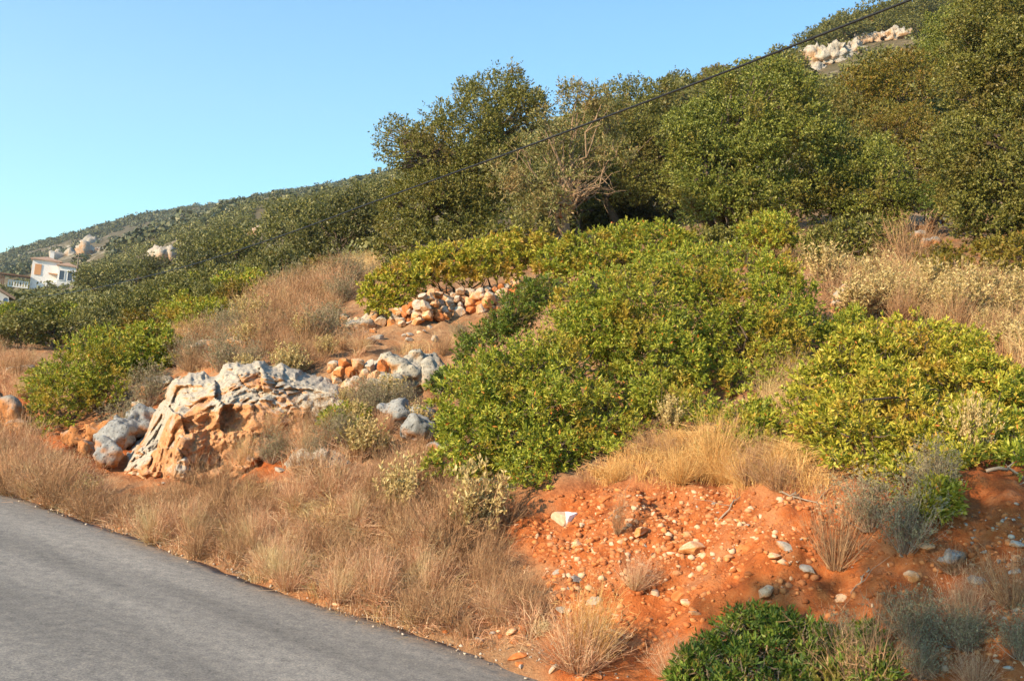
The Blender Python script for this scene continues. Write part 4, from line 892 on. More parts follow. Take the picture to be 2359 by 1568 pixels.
scrub_stuff('slope_scrub', 1500, -.62, .62, 26, 95, .5, 1.3, 260, 'mid_leaf_light', 'low grey green scrub between the trees on the slope', .055)

# ------------------------------------------------------------------ dry grass (nobody could count it)
GR_VERGE = [(-60,1040),(60,1050),(150,1112),(250,1180),(330,1180),(420,1172),(520,1155),(680,1120),(850,1090),(980,1095),(1130,1165),(1220,1240),(1215,1330),(1250,1440),(1220,1490),(1100,1490),(900,1450),(700,1380),(450,1290),(200,1200),(-60,1140)]
GR_TER = [(400,860),(430,800),(540,765),(640,700),(810,655),(785,720),(760,790),(900,815),(1000,800),(1085,765),(1055,805),(1000,832),(860,812),(760,835),(660,880),(540,862)]
GR_GOLD = [(1350,1100),(1440,1050),(1560,1010),(1700,1000),(1850,1040),(1930,1140),(1800,1128),(1640,1118),(1500,1112),(1370,1116)]
GR_RIGHT = [(1890,660),(1990,655),(2100,690),(2400,680),(2400,880),(2250,780),(2100,740),(1960,740),(1920,700)]
GR_MID = [(520,1075),(600,1020),(700,1000),(760,940),(880,905),(980,990),(990,1080),(860,1060),(700,1090)]
GR_LOW = [(1960,1470),(2100,1430),(2400,1440),(2400,1600),(1900,1600)]
GR_LEFT = [(-40,830),(80,850),(70,930),(-40,900)]
def grass(name, parts, mat, label):
    geo = [tufts(scatter(poly, dens, 45, clump=cl), nb, rad, H, W_, lean) for poly, dens, nb, rad, H, W_, lean, cl in parts]
    V, Q = cat_geo([g_ for g_ in geo if len(g_[0])])
    tag(link(name, mesh_np(name, V, Q), M[mat]), label, None, None, 'stuff'); print(name, len(Q))
grass('dry_grass', [(GR_VERGE, 105, 42, .06, .135, .003, 1.0, (1.6, -.12)), (GR_VERGE, 260, 7, .1, .10, .003, 1.6, None), (GR_MID, 70, 40, .06, .16, .003, .8, (1.6, -.2)), (GR_TER, 36, 36, .07, .13, .0035, .9, (1.5, -.15)), (GR_LEFT, 60, 40, .07, .2, .004, .7, None)], 'grass_red', 'reddish dry grass along the road and between the rocks')
grass('straw_grass', [(GR_VERGE, 40, 36, .06, .15, .003, .8, (1.3, .05)), (GR_TER, 34, 36, .08, .19, .0036, .7, (1.3, 0)), (GR_RIGHT, 60, 40, .08, .32, .004, .6, (1.0, -.4)), ([(1750,880),(1830,845),(1860,920),(1810,970),(1760,940)], 120, 30, .06, .22, .003, .6, None), ([(2390,660),(2750,600),(2950,800),(2950,1120),(2480,1120),(2390,880)], 45, 36, .08, .26, .004, .6, (1.0, -.3)), (GR_LOW, 16, 14, .06, .28, .0022, .55, (1.5, -.1))], 'grass_tan', 'straw coloured dry grass on the terraces')
grass('golden_grass', [(GR_GOLD, 260, 40, .07, .13, .0026, .9, None)], 'grass_gold', 'golden dry grass along the top of the red bank')
grass('slope_grass', [([(640,700),(640,640),(860,600),(860,660),(820,650)], 30, 30, .1, .28, .005, .6, None), ([(0,760),(0,700),(400,690),(650,700),(420,800),(300,740)], 18, 26, .12, .3, .006, .6, None), ([(1560,600),(1700,560),(1880,540),(2200,640),(2100,650),(1990,600),(1880,620)], 40, 30, .1, .25, .004, .6, None)], 'grass_tan', 'dry grass on the slope under the oaks')

# ------------------------------------------------------------------ dry shrubs, each one a plant of its own
SHV = {}
for kd, mt, lm in (('bare', 'twig_dry', None), ('fine', 'grass_red', None), ('pale', 'twig_dry', 'dry_leaf'), ('grey', 'twig_grey', 'grey_leaf'), ('gold', 'grass_gold', None)):
    SHV[kd] = []
    for _ in range(4):
        (V, Q), lv = shrub_mesh('fine' if kd == 'gold' else kd); a = mesh_np('stems', V, Q); a.materials.append(M[mt]); l_ = None
        if lv is not None: l_ = mesh_np('leaves', *lv); l_.materials.append(M[lm])
        SHV[kd].append((a, l_))
NAMES = {'bare': ('thorny_shrub', 'bare brown twiggy shrub'), 'fine': ('grass_tuft', 'reddish dry grass tuft'), 'pale': ('phlomis_shrub', 'pale yellowish phlomis shrub'), 'grey': ('grey_shrub', 'grey leafy shrub'), 'gold': ('grass_tuft', 'golden dry grass tuft')}
def shrub(kd, px, py, hpx, label=None, group=None, wide=1.0, p=None):
    p = ground(px, py) if p is None else p; s = hpx * p[1] / FPX; a, l_ = SHV[kd][rng.integers(4)]
    o = bpy.data.objects.new(NAMES[kd][0], None); COL.objects.link(o); o.location = p.tolist(); o.rotation_euler = (rng.normal(0, .06), rng.normal(0, .06), rng.uniform(0, 6.28)); w_ = s * wide * rng.uniform(.85, 1.2); o.scale = (w_, w_, s)
    tag(o, label, 'grass tuft' if 'tuft' in NAMES[kd][0] else 'shrub', group); link('stems', a, None, o)
    if l_ is not None: link('leaves', l_, None, o)
    if label is None: AUTO.append((o, px, py - hpx * .5, NAMES[kd][1]))
    return o
for kd, px, py, h, wd, lab in [
  ('gold', 1350, 1530, 165, .7, 'tall straw coloured grass tuft at the road edge near the bottom'), ('fine', 1330, 1545, 130, 1.0, 'dry grass tuft at the foot of the tall straw coloured tuft by the road'),
  ('fine', 1462, 1358, 72, 1.1, 'reddish dry tuft alone on the bare stony earth bank'), ('pale', 1085, 1262, 165, .7, 'tall pale leafy stems below the lowest lobe of the central bush'),
  ('bare', 1030, 1265, 140, 1.1, 'bare brown thorny shrub leaning left of the tall pale leafy stems'), ('bare', 1925, 1312, 150, .8, 'bare brown thorny shrub on the red bank left of the grey leafy shrub'),
  ('grey', 2085, 1275, 130, .75, 'grey leafy shrub hanging on the bank below the yellow green bush'), ('grey', 2005, 1225, 110, .9, 'grey twiggy shrub between the bare thorny shrub and the grey leafy shrub'),
  ('bare', 2195, 1322, 60, 1.1, 'low grey dry tuft growing in front of the shaded grey boulder'), ('bare', 2330, 1400, 115, 1.0, 'grey dry shrub in shade at the right edge of the picture'),
  ('gold', 1645, 1092, 125, .75, 'tall golden grass tuft on the brink of the red bank'), ('bare', 1725, 1118, 90, 1.0, 'bare golden brown shrub on the brink of the bank right of the tall tuft'), ('bare', 1790, 1130, 70, 1.3, 'low tangled dry shrub beside the left foot of the yellow green bush'),
  ('pale', 1545, 1005, 80, .9, 'pale phlomis stems at the foot of the central thicket'), ('pale', 2235, 1075, 140, .55, 'pale phlomis stems growing up through the yellow green bush'), ('grey', 2150, 1150, 110, .8, 'grey leafy shrub at the lower right skirt of the yellow green bush'),
  ('grey', 345, 935, 75, 1.0, 'grey shrub growing over the pale boulder left of the outcrop'), ('grey', 290, 1000, 60, 1.2, 'grey shrub on the blue grey rock slab'), ('bare', 120, 1150, 95, 1.2, 'brown dry shrub beside the road at the far left'), ('pale', 190, 1165, 60, 1.0, 'pale leafy shrub at the road edge near the far left'),
  ('pale', 830, 1060, 85, 1.0, 'pale phlomis shrub right of the brown boulder'), ('pale', 900, 1200, 130, .7, 'pale green leafy shrub rising from the reddish grass'), ('pale', 640, 1010, 60, 1.3, 'pale shrub at the foot of the grey outcrop face'), ('bare', 2090, 620, 110, .8, 'bare grey twiggy shrub in front of the dark oak shade'),
  ('bare', 1990, 1600, 170, .9, 'dry twiggy stems at the right side of the dark green roadside bush'), ('fine', 1560, 1580, 90, 1.2, 'dry grass tuft at the left side of the dark green roadside bush'),
  ('pale', 205, 950, 110, .45, 'thin pale stems rising beside the large left bush'), ('bare', 1420, 1230, 90, .35, 'thin dry stalk standing on the red bank right of the painted stone')]:
    shrub(kd, px, py, h, lab, None, wd)
for kd, px, py, h, wd, lab in [('grey', 430, 975, 42, 1.3, 'grey shrub rooted on a ledge in the left half of the large outcrop'), ('bare', 520, 1000, 48, 1.2, 'brown twiggy shrub rooted in the middle of the large outcrop face'), ('fine', 620, 1002, 55, 1.2, 'dry tuft rooted in a crack at the lower right of the large outcrop'), ('bare', 700, 985, 55, 1.3, 'brown dry shrub at the right foot of the large outcrop'), ('pale', 560, 862, 40, 1.2, 'small pale shrub on the crest of the large outcrop')]:
    shrub(kd, px, py, h, lab, None, wd, at(px, py, ground(px, py)[1] - .30))
def shrubs(poly, n, kinds, h0, h1, group, ymax=30, mind=.16):
    P = scatter(poly, 60, ymax); rng.shuffle(P); kept = []
    for p in P:
        if len(kept) >= n: break
        if any(np.hypot(*(p[:2] - k[:2])) < mind * (.5 + p[1] / 14) for k in kept): continue
        kept.append(p); a, b_ = proj(p[None]); shrub(str(rng.choice(kinds)), float(a[0]), float(b_[0]), rng.uniform(h0, h1), None, group, 1.0, p)
shrubs(GR_VERGE, 125, ['fine', 'fine', 'fine', 'bare', 'bare', 'bare', 'bare'], 42, 100, 'dry shrubs and tufts along the road')
shrubs(GR_TER, 84, ['bare', 'bare', 'pale', 'fine', 'bare', 'grey'], 35, 75, 'dry shrubs on the terraces above the outcrop')
shrubs(GR_RIGHT, 44, ['pale', 'pale', 'pale', 'bare'], 50, 95, 'phlomis and dry shrubs above the yellow green bush')
shrubs(GR_MID, 26, ['bare', 'pale', 'fine', 'grey'], 40, 75, 'dry shrubs between the rocks')
shrubs(GR_GOLD, 10, ['gold', 'bare', 'pale'], 45, 75, 'dry tufts along the top of the red bank')
shrubs(GR_LOW, 9, ['bare', 'fine', 'grey'], 60, 120, 'dry tufts on the shaded earth at the bottom right')
shrubs(GR_LEFT, 8, ['bare', 'fine'], 40, 60, 'dry tufts at the left edge')

# ------------------------------------------------------------------ stones and gravel on the bank
STK = {}
for kd, mt in (('pale', 'stone_pale'), ('orange', 'stone_orange'), ('grey', 'stone_grey')):
    STK[kd] = []
    for k in range(6):
        me = stone_mesh(300 + k * 7 + len(kd), 11, 3, .05); me.materials.append(M[mt]); STK[kd].append(me)
SN = {'pale': 'pale buff stone', 'orange': 'orange stained stone', 'grey': 'grey stone'}
def stone(kd, px, py, rpx, label=None, group='stones lying on the red bank', flat=.7, p=None, sink=.42):
    p = ground(px, py + rpx * .45) if p is None else p; r = rpx * p[1] / FPX
    o = link('stone', STK[kd][rng.integers(6)]); o.location = (p[0], p[1], p[2] + r * (.45 - sink)); o.rotation_euler = (rng.normal(0, .3), rng.normal(0, .3), rng.uniform(0, 6.28)); o.scale = (r, r * rng.uniform(.8, 1.1), r * flat * rng.uniform(.9, 1.3))
    tag(o, label, 'stone', group)
    if label is None: AUTO.append((o, px, py, SN[kd]))
    return o
for kd, px, py, r, lab in [('orange',1180,1165,15,'orange stone at the tip of the lowest lobe of the central bush'),('pale',1475,1210,34,'broad pale orange stone half buried in the red bank'),('pale',1600,1246,42,'long pale stone slab in the middle of the red bank'),('grey',1810,1247,28,'flat grey white stone on the red bank right of the long slab'),('orange',1710,1255,25,'orange block between the long slab and the flat grey white stone'),
  ('grey',1862,1303,22,'split grey stone left of the bare thorny shrub'),('grey',1325,1326,21,'rounded grey stone below a dark hollow in the bank'),('grey',1285,1311,14,'small upright grey stone left of the rounded grey stone'),('orange',1575,1355,40,'large angular rust orange stone low on the bank'),('pale',1762,1352,27,'pale stone just above the dark green roadside bush'),
  ('grey',1278,1532,19,'grey stone at the asphalt edge near the bottom'),('orange',1192,1503,21,'large rust coloured stone beside the asphalt edge'),('orange',1185,1468,15,'red orange stone above the large rust coloured roadside stone'),('orange',1212,1440,19,'uppermost orange stone of the roadside heap'),('pale',1175,1447,17,'buff stone left of the uppermost stone of the roadside heap'),('grey',1105,1467,13,'bluish grey stone at the left of the roadside heap'),
  ('pale',2048,1297,10,'small buff stone below the grey leafy shrub'),('pale',1782,1272,20,'pale orange stone touching the flat grey white stone'),('orange',1375,1550,16,'rust orange stone at the bottom edge right of the grey roadside stone'),('orange',1335,1556,14,'orange stone at the bottom edge below the tall straw shrub'),('pale',775,1385,16,'pale stone at the asphalt edge in the reddish grass')]:
    stone(kd, px, py, r, lab)
ws, wn, wb = new_mat('half_painted_stone'); tc = node(wn, 'ShaderNodeTexCoord'); sx = node(wn, 'ShaderNodeSeparateXYZ'); wn.links.new(tc.outputs['Object'], sx.inputs[0])
f = mrange(wn, mmath(wn, 'ADD', sx.outputs['X'], mmath(wn, 'MULTIPLY', noise(wn, tc.outputs['Object'], 3, 3), .3)), .08, .12)
wn.links.new(mix(wn, f, ramp(wn, noise(wn, tc.outputs['Object'], 4, 5), [(.3, (.40, .26, .17)), (.7, (.55, .40, .28))]), (.80, .80, .80)), wb.inputs['Base Color'])
me = stone_mesh(77, 8, 4, .05, (1, .7, .62)); me.materials.append(ws); p = ground(1300, 1205); r = 33 * p[1] / FPX
o = link('painted_stone', me); o.location = (p[0], p[1], p[2] + r * .35); o.scale = (r, r, r); o.rotation_euler = (.1, -.12, .1); tag(o, 'stone whose right half is painted white on the red bank', 'stone')
BANK = [(1180,1200),(1290,1140),(1400,1118),(1640,1125),(1880,1145),(1990,1160),(2150,1190),(2400,1140),(2400,1600),(2050,1600),(1960,1450),(1780,1360),(1600,1440),(1450,1500),(1380,1430),(1280,1400),(1240,1290)]
P = scatter(BANK, 40, 12); rng.shuffle(P); kept = []
for p in P:
    if len(kept) >= 170: break
    r = 6 + 22 * rng.random() ** 3.2
    if any(np.hypot(*(p[:2] - k[:2])) < .055 for k in kept): continue
    kept.append(p); a, b_ = proj(p[None]); px, py = float(a[0]), float(b_[0])
    stone(str(rng.choice(['pale', 'pale', 'orange', 'orange', 'grey'] if px < 2080 else ['grey', 'grey', 'pale'])), px, py, r, None, 'stones lying on the red bank', .6, p, .5)
P = scatter([(1030,1470),(1090,1440),(1240,1420),(1300,1520),(1420,1600),(1340,1600)], 60, 9); rng.shuffle(P)
for p in P[:24]:
    a, b_ = proj(p[None]); stone(str(rng.choice(['orange', 'orange', 'pale', 'grey'])), float(a[0]), float(b_[0]), rng.uniform(6, 13), None, 'stones heaped beside the asphalt', .75, p)
P = scatter([(290,1075),(420,1050),(560,1045),(640,1025),(720,1060),(700,1110),(560,1135),(330,1125)], 40, 14); rng.shuffle(P)
for p in P[:34]:
    a, b_ = proj(p[None]); stone(str(rng.choice(['orange', 'orange', 'pale', 'grey'])), float(a[0]), float(b_[0]), 6 + 14 * rng.random() ** 2, None, 'stones fallen from the outcrop', .7, p)
P = scatter([(690,775),(790,742),(920,750),(1010,745),(1010,785),(800,795),(620,810)], 30, 16); rng.shuffle(P)
for p in P[:40]:
    a, b_ = proj(p[None]); stone(str(rng.choice(['orange', 'pale', 'grey', 'grey'])), float(a[0]), float(b_[0]), 6 + 10 * rng.random() ** 2, None, 'stones tumbled from the long wall', .75, p, .2)
P = scatter(GR_TER, 20, 18); rng.shuffle(P)
for p in P[:30]:
    a, b_ = proj(p[None]); stone(str(rng.choice(['pale', 'grey', 'grey', 'orange'])), float(a[0]), float(b_[0]), 6 + 12 * rng.random() ** 2, None, 'stones scattered on the terrace', .7, p, .15)
def gravel(name, sets, label, mat):
    bm = bmesh.new(); bmesh.ops.create_icosphere(bm, subdivisions=1, radius=1); T0 = np.array([v.co[:] for v in bm.verts]); F0 = np.array([[v.index for v in f_.verts] for f_ in bm.faces]); bm.free()
    Vs = []; Fs = []; off = 0
    for P, rmin, rmax, pw in sets:
        for p in P:
            r = rmin + (rmax - rmin) * rng.random() ** pw; T = T0 * rng.uniform(.65, 1.2, (len(T0), 1)) * np.array([1, rng.uniform(.6, 1), rng.uniform(.4, .75)]); a = rng.uniform(0, 6.28); c, s = math.cos(a), math.sin(a); tl = rng.normal(0, .35)
            for n_ in nrm(rng.normal(size=(5, 3))): T = T - n_ * np.maximum(T @ n_ - rng.uniform(.3, .62), 0)[:, None]
            T = T * 1.25 @ np.array([[c, -s, 0], [s, c, 0], [0, 0, 1]]).T @ np.array([[1, 0, 0], [0, math.cos(tl), -math.sin(tl)], [0, math.sin(tl), math.cos(tl)]]).T
            Vs.append(p + T * r - [0, 0, r * .08]); Fs.append(F0 + off); off += len(T0)
    tag(link(name, mesh_np(name, np.concatenate(Vs), None, np.concatenate(Fs)), M[mat]), label, None, None, 'stuff')
def gmat(name, stops):
    m_, n_, b_ = new_mat(name); g_ = node(n_, 'ShaderNodeNewGeometry'); c_ = ramp(n_, g_.outputs['Random Per Island'], stops)
    c_ = mix(n_, .5, c_, ramp(n_, noise(n_, g_.outputs['Position'], 60, 4), [(.3, (.55, .5, .45)), (.6, (1, 1, 1))]), 'MULTIPLY'); n_.links.new(c_, b_.inputs['Base Color']); M[name] = m_
gmat('gravel_buff', [(0, (.32, .105, .035)), (.5, (.42, .18, .075)), (.75, (.50, .29, .16)), (1, (.56, .40, .27))])
gmat('gravel_grey', [(0, (.16, .12, .10)), (.4, (.30, .24, .19)), (.8, (.46, .38, .30)), (1, (.55, .48, .40))])
gmat('clod', [(0, (.26, .08, .026)), (.6, (.42, .14, .045)), (1, (.52, .22, .08))])
LEFTB = [(2000,1190),(2150,1190),(2400,1140),(2400,1420),(2200,1450),(2080,1300)]
gravel('buff_gravel', [(scatter(BANK, 700, 12, clump=(1.1, -.2)), .006, .03, 3.0), (scatter([(1400,1180),(1700,1190),(1850,1240),(1880,1340),(1560,1400),(1300,1330),(1250,1230)], 900, 12, clump=(1.6, -.15)), .006, .034, 2.6), (scatter([(290,980),(500,960),(560,1060),(420,1100),(290,1090)], 200, 14), .01, .05, 2.5)], 'buff and orange gravel strewn over the red bank', 'gravel_buff')
gravel('grey_gravel', [(scatter(LEFTB, 900, 12, clump=(1.2, -.2)), .005, .022, 2.6)], 'grey gravel on the shaded right part of the bank', 'gravel_grey')
gravel('earth_clods', [(scatter(BANK, 1500, 12), .004, .03, 3.5), (scatter(GR_VERGE, 90, 14), .006, .03, 2.5)], 'red earth clods on the bank', 'clod')
sv = rng.uniform(-7, 16, 3600); qv = rng.normal(.14, .09, 3600); ex = RD[0] * sv + RN[0] * (qv + RQ); ey = RD[1] * sv + RN[1] * (qv + RQ); kk = ey > 2.4
ex, ey, qv = ex[kk], ey[kk], qv[kk]
gravel('edge_gravel', [(np.stack([ex, ey, np.where(qv < .10, 0.003, np.maximum(tz(ex, ey), -.03))], -1), .003, .013, 2.5)], 'loose chippings along the asphalt edge', 'gravel_grey')

# dead twigs and roots on the bank
def twig(px0, py0, px1, py1, r, label, lift=.02):
    a, b_ = ground(px0, py0), ground(px1, py1); k = 9; P = wobble(a, b_, k, .025); P[:, 2] = tz(P[:, 0], P[:, 1]) + r + lift * np.sin(np.linspace(0, math.pi, k))
    paths = [(P, np.linspace(r, r * .4, k))]
    for _ in range(3): j = rng.integers(2, k - 1); e = P[j] + rng.normal(size=3) * .07 + [0, 0, .04]; paths.append((wobble(P[j], e, 5, .008), np.linspace(r * .5, r * .15, 5)))
    V, Q = tube_geo(paths, 5); tag(link('dead_twig', mesh_np('dead_twig', V - a, Q, smooth=True), M['bark_dead']), label, 'twig').location = a.tolist()
twig(1655, 1200, 1705, 1145, .006, 'bent dead root on the bare red earth below the golden grass')
twig(1795, 1135, 1885, 1165, .007, 'dead branch trailing from the tangled shrub at the brink of the bank')
twig(2270, 1092, 2380, 1130, .012, 'thick grey dead branch at the right edge under the green bush', .05)
twig(2000, 1310, 1960, 1370, .005, 'thin dead root below the bare thorny shrub on the bank')
twig(2120, 1500, 2190, 1440, .006, 'dead stick on the shaded earth at the bottom right')
twig(1400, 1195, 1450, 1165, .004, 'thin dead stick near the top left of the red bank')

# ------------------------------------------------------------------ house on the hill
def plain(name, col, rough=.8, amp=.06, sc=6):
    m_, n_, b_ = new_mat(name); g_ = node(n_, 'ShaderNodeNewGeometry'); f_ = noise(n_, g_.outputs['Position'], sc, 5)
    n_.links.new(mix(n_, f_, tuple(v * (1 - amp * 2) for v in col), tuple(min(1, v * (1 + amp)) for v in col)), b_.inputs['Base Color']); b_.inputs['Roughness'].default_value = rough; M[name] = m_
plain('white_wall', (.72, .70, .68)); plain('roof_tile', (.42, .27, .19), .8, .15, 3); plain('shutter', (.06, .09, .13)); plain('timber', (.16, .085, .05)); plain('terracotta', (.55, .27, .12)); plain('dark_metal', (.02, .02, .022), .5); plain('cable_rubber', (.018, .018, .020), .45); plain('grey_wood', (.20, .16, .13), .8, .2); plain('aluminium', (.45, .46, .48), .4)
def box(bm, x0, x1, y0, y1, z0, z1):
    vs = [bm.verts.new(c) for c in ((x0, y0, z0), (x1, y0, z0), (x1, y1, z0), (x0, y1, z0), (x0, y0, z1), (x1, y0, z1), (x1, y1, z1), (x0, y1, z1))]
    for f_ in ((0, 3, 2, 1), (4, 5, 6, 7), (0, 1, 5, 4), (1, 2, 6, 5), (2, 3, 7, 6), (3, 0, 4, 7)): bm.faces.new([vs[i] for i in f_])
def boxes(name, bs, mat, parent, bev=0):
    bm = bmesh.new()
    for b_ in bs: box(bm, *b_)
    me = bpy.data.meshes.new(name); bm.to_mesh(me); bm.free(); return link(name, me, M[mat], parent)
def roof(name, x0, x1, y0, y1, z, rise, mat, parent, over=.45, th=.18):
    bm = bmesh.new(); xa, xb, ya, yb = x0 - over, x1 + over, y0 - over, y1 + over; cx, cy2 = (xa + xb) / 2, (ya + yb) / 2; h = min(xb - xa, yb - ya) / 2
    lo = [bm.verts.new(c) for c in ((xa, ya, z), (xb, ya, z), (xb, yb, z), (xa, yb, z))]; up_ = [bm.verts.new(c) for c in ((xa, ya, z + th), (xb, ya, z + th), (xb, yb, z + th), (xa, yb, z + th))]
    if xb - xa >= yb - ya: rd = [bm.verts.new((xa + h, cy2, z + th + rise)), bm.verts.new((xb - h + .01, cy2, z + th + rise))]; fs = [(up_[0], up_[1], rd[1], rd[0]), (up_[2], up_[3], rd[0], rd[1]), (up_[3], up_[0], rd[0]), (up_[1], up_[2], rd[1])]
    else: rd = [bm.verts.new((cx, ya + h, z + th + rise)), bm.verts.new((cx, yb - h + .01, z + th + rise))]; fs = [(up_[1], up_[2], rd[1], rd[0]), (up_[3], up_[0], rd[0], rd[1]), (up_[0], up_[1], rd[0]), (up_[2], up_[3], rd[1])]
    for f_ in fs: bm.faces.new(f_)
    for i in range(4): j = (i + 1) % 4; bm.faces.new((lo[i], lo[j], up_[j], up_[i]))
    bm.faces.new(lo[::-1]); me = bpy.data.meshes.new(name); bm.to_mesh(me); bm.free(); return link(name, me, M[mat], parent)
HY = 205.0; S_ = HY / FPX; hc = at(68, 658, HY)       # nearest corner of the main block
hs = empty('white_house', hc, 'white two storey house with a chimney and a brown pergola on the far slope', 'house'); hs.rotation_euler = (0, 0, math.radians(22)); hs.scale = (1.1, 1.1, 1.1)
# local axes: +x runs along the shaded front, -y faces the viewer, the sunlit end wall is x = 0
boxes('wall', [(0, 4.6, 0, 8.4, -3.5, 5.0), (4.6, 7.6, -3.4, 6.0, -3.5, 4.3)], 'white_wall', hs)
roof('roof', 0, 4.6, 0, 8.4, 5.0, .7, 'roof_tile', hs); r_ = roof('roof', 4.6, 7.6, -3.4, 6.0, 4.303, .6, 'roof_tile', hs, .35)
boxes('chimney', [(2.6, 3.3, 3.6, 4.3, 5.2, 7.0), (2.5, 3.4, 3.5, 4.4, 7.0, 7.15)], 'white_wall', hs)
for y0 in (1.3,): boxes('veranda_panel', [(-.12, -.003, y0, y0 + 5.6, 1.2, 4.1)], 'terracotta', hs)
boxes('veranda_panel', [(.5, 1.6, -.12, -.003, 2.2, 4.2)], 'terracotta', hs); boxes('awning', [(3.0, 4.58, -2.2, -.004, 2.6, 2.75)], 'terracotta', hs)
boxes('balcony', [(2.6, 4.58, -2.3, -.003, .2, .45), (2.6, 4.58, -2.3, -2.2, .45, 1.1)], 'white_wall', hs)
for x0, z0 in ((4.95, 1.7), (6.35, 1.7), (4.95, -1.6)):
    wn_ = boxes('window', [(x0, x0 + .8, -3.46, -3.403, z0, z0 + 1.7)], 'shutter', hs)
    boxes('frame', [(x0 - .12, x0, -3.5, -3.404, z0 - .12, z0 + 1.82), (x0 + .8, x0 + .92, -3.5, -3.404, z0 - .12, z0 + 1.82), (x0, x0 + .8, -3.5, -3.404, z0 + 1.7, z0 + 1.82), (x0, x0 + .8, -3.52, -3.404, z0 - .12, z0)], 'white_wall', wn_)
boxes('pergola', [(-5.2, -.2, -1.5, 6.5, 1.5, 1.75)] + [(-5.0, -4.8, y, y + .2, -2.5, 1.5) for y in (-1.2, 2.4, 6.0)], 'timber', hs)
boxes('balustrade', [(-3.6, -.2, -.6, -.4, -.6, -.4), (-3.6, -.2, -.6, -.4, .5, .65)] + [(-3.6 + k * .45, -3.4 + k * .45, -.58, -.42, -.4, .5) for k in range(8)], 'white_wall', hs)
def pole(px, py, hpx, Y, label):
    p = at(px, py, Y); h = hpx * Y / FPX; o_ = empty('utility_pole', p, label, 'utility pole'); V, Q = tube_geo([((p - p + [0, 0, -1], np.array([0, 0, h])), (.16, .11))], 8); link('post', mesh_np('post', V, Q, smooth=True), M['grey_wood'], o_)
    boxes('crossarm', [(-.9, .9, -.06, .06, h - .35, h - .23)], 'grey_wood', o_); return p + [0, 0, h]
t1 = pole(176, 632, 42, 190, 'wooden utility pole just right of the white house')
t2 = pole(474, 562, 16, 170, 'pale utility pole on the left hillside near the boulder field')
# neighbouring house cut off by the left edge
h2 = at(16, 722, 46); o2 = empty('white_house', h2, 'white gabled house wall cut off by the left edge with a satellite dish', 'house'); o2.rotation_euler = (0, 0, math.radians(30))
bm = bmesh.new(); gv = [(-5, 0, -2.5), (0, 0, -2.5), (0, 0, .75), (-2.5, 0, 2.0), (-5, 0, .75)]; f0 = [bm.verts.new(v) for v in gv]; f1 = [bm.verts.new((v[0], 7, v[2])) for v in gv]; bm.faces.new(f0); bm.faces.new(f1[::-1])
for i in range(5): bm.faces.new((f0[(i + 1) % 5], f0[i], f1[i], f1[(i + 1) % 5]))
me = bpy.data.meshes.new('wall'); bm.to_mesh(me); bm.free(); link('wall', me, M['white_wall'], o2)
bm = bmesh.new()
for sg in (1, -1):
    a = [(-2.5, -.25, 2.03), (-2.5 + sg * 2.75, -.25, .655), (-2.5 + sg * 2.75, 7.25, .655), (-2.5, 7.25, 2.03)]; lo = [bm.verts.new(v) for v in a]; hi = [bm.verts.new((v[0], v[1], v[2] + .12)) for v in a]
    bm.faces.new(hi); bm.faces.new(lo[::-1])
    for i in range(4): bm.faces.new((lo[i], lo[(i + 1) % 4], hi[(i + 1) % 4], hi[i]))
bmesh.ops.recalc_face_normals(bm, faces=bm.faces[:]); me = bpy.data.meshes.new('roof'); bm.to_mesh(me); bm.free(); link('roof', me, M['roof_tile'], o2)
bm = bmesh.new(); bmesh.ops.create_uvsphere(bm, u_segments=16, v_segments=10, radius=.17); bmesh.ops.delete(bm, geom=[v for v in bm.verts if v.co.z > -.07], context='VERTS'); bmesh.ops.solidify(bm, geom=bm.faces[:], thickness=.01)
me = bpy.data.meshes.new('satellite_dish'); bm.to_mesh(me); bm.free(); d_ = link('satellite_dish', me, M['aluminium'], o2); d_.location = (-.1, -.35, .62); d_.rotation_euler = (math.radians(70), 0, math.radians(15))
boxes('bracket', [(-.06, .0, -.34, -.003, .3, .36)], 'dark_metal', o2)
# ------------------------------------------------------------------ cables
def cable(name, pts, r, label, seg=6):
    P = np.array(pts); t = np.arange(len(P)); tt = np.linspace(0, len(P) - 1, 90)
    # smooth through the measured points
    def cr(v):
        out = []
        for x in tt:
            i = min(int(x), len(P) - 2); f_ = x - i; p0, p1, p2, p3 = v[max(i - 1, 0)], v[i], v[i + 1], v[min(i + 2, len(P) - 1)]
            out.append(.5 * (2 * p1 + (p2 - p0) * f_ + (2 * p0 - 5 * p1 + 4 * p2 - p3) * f_ ** 2 + (3 * p1 - p0 - 3 * p2 + p3) * f_ ** 3))
        return np.array(out)
    Q_ = np.stack([cr(P[:, k]) for k in range(3)], -1); V, Q = tube_geo([(Q_, np.full(len(Q_), r))], seg)
    tag(link(name, mesh_np(name, V - Q_[0], Q, smooth=True), M['cable_rubber']), label, 'cable').location = Q_[0].tolist()
cab = []
for px, py in [(21,694),(100,682),(218,664),(416,617),(640,546),(829,477),(1010,411),(1180,350),(1480,238),(1700,155),(2100,-1),(2500,-157),(3000,-352),(3600,-590)]:
    iy = 1 / 46 + (1 / 9.0 - 1 / 46) * (px - 21) / 2079; cab.append(at(px, py, 1 / iy))
cable('power_cable', cab, .0122, 'thick black cable sloping across the whole picture from the left house to the upper right')
cable('overhead_wire', [t1 + [0, 0, -.3], at(300, 610, 195), t2 + [-.5, 0, -.25], at(620, 521, 150), at(740, 482, 130), at(880, 430, 115)], .035, 'thin wire running up the left hillside from the pole beside the white house', 4)
cable('overhead_wire', [at(1900, 140, 60), at(2020, 103, 58), at(2117, 72, 56), at(2228, 36, 54), at(2420, -40, 50)], .012, 'thin pale wire crossing the hillside at the top right', 4)

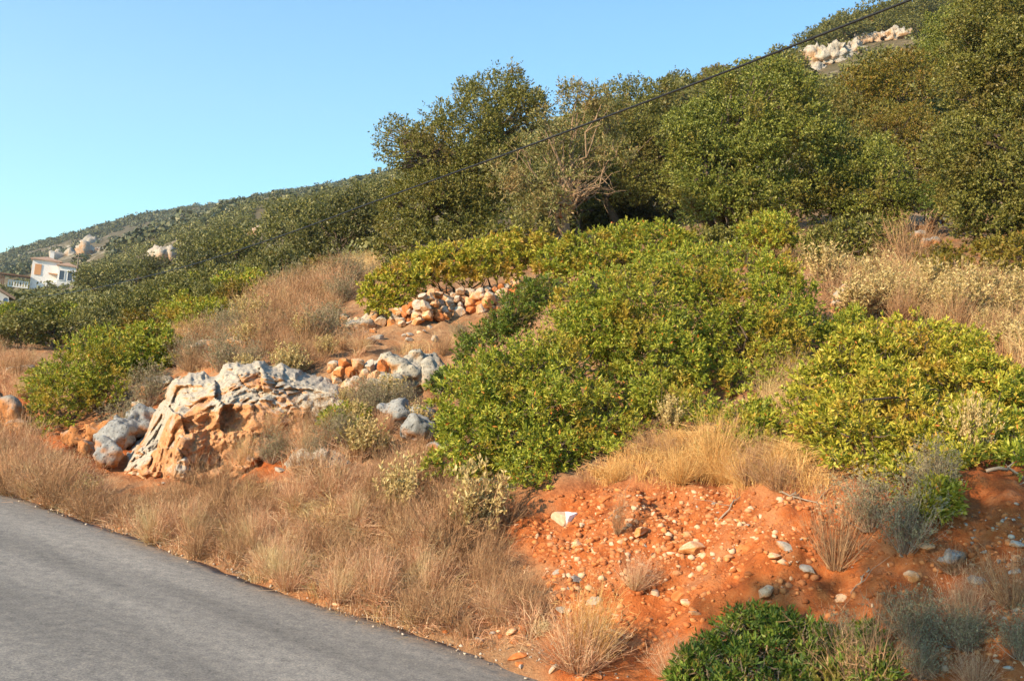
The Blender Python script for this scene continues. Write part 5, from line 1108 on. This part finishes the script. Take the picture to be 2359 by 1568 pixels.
# ------------------------------------------------------------------ labels for the many: nearest landmark, side and rank
LM = [('white-painted stone', 1300, 1190), ('white house', 100, 630), ('short dry stone wall', 825, 872), ('long dry stone wall', 1010, 690), ('large roadside outcrop', 560, 950), ('yellow green bush', 2080, 930), ('bare-branched olive', 1310, 470), ('dark green roadside bush', 1780, 1480), ('central thicket', 1500, 850),
      ('lone dark oak', 790, 540), ('tall holm oak', 1080, 380), ('broad green oak', 1720, 350), ('tallest oak', 2300, 250), ('tall cliff', 1920, 125), ('boulder field', 600, 550), ('narrow cypress', 335, 640), ('large left bush', 180, 870), ('brown cracked boulder', 735, 1055), ('tall straw roadside tuft', 1350, 1470), ('rust orange stone', 1575, 1355), ('long pale slab', 1600, 1246), ('flat grey-white stone', 1810, 1247), ('grey leafy shrub', 2085, 1220), ('shaded grey boulder', 2195, 1282), ('pale leafy stems', 1085, 1200), ('blue grey slab', 260, 1020), ('roadside stone heap', 1190, 1470), ('golden tuft', 1645, 1040), ('pale rounded boulder', 1942, 690)]
ORD = ['nearest', 'second', 'third', 'fourth', 'fifth', 'sixth', 'seventh', 'eighth', 'ninth', 'tenth', 'eleventh', 'twelfth', 'thirteenth', 'fourteenth', 'fifteenth', 'sixteenth', 'seventeenth', 'eighteenth', 'nineteenth', 'twentieth']
bk = {}
for o, px, py, noun in AUTO:
    d = [math.hypot(px - a, py - b_) for _, a, b_ in LM]; i = int(np.argmin(d)); dx, dy = px - LM[i][1], py - LM[i][2]
    side = ('right of' if dx > 0 else 'left of') if abs(dx) > abs(dy) else ('below' if dy > 0 else 'above')
    bk.setdefault((noun, i, side), []).append((d[i], o))
for (noun, i, side), L in bk.items():
    L.sort(key=lambda t: t[0])
    for k, (dd, o) in enumerate(L):
        o['label'] = f"{noun} {side} the {LM[i][0]}" if len(L) == 1 else f"{noun} {side} the {LM[i][0]}, {ORD[min(k, 19)]}{'' if k == 0 else ' nearest'} to it"

# ------------------------------------------------------------------ evening air
bm = bmesh.new(); box(bm, -1500, 1700, -25, 1800, -60, 420); me = bpy.data.meshes.new('haze'); bm.to_mesh(me); bm.free()
hm = bpy.data.materials.new('haze_air'); hm.use_nodes = True; n = hm.node_tree; n.nodes.remove(n.nodes['Principled BSDF'])
pv = node(n, 'ShaderNodeVolumePrincipled'); pv.inputs['Color'].default_value = (.80, .90, 1.0, 1); pv.inputs['Density'].default_value = .00022; pv.inputs['Anisotropy'].default_value = .2
n.links.new(pv.outputs[0], n.nodes['Material Output'].inputs['Volume']); ho = link('haze', me, hm); tag(ho, 'thin evening haze over the hillside', None, None, 'stuff')
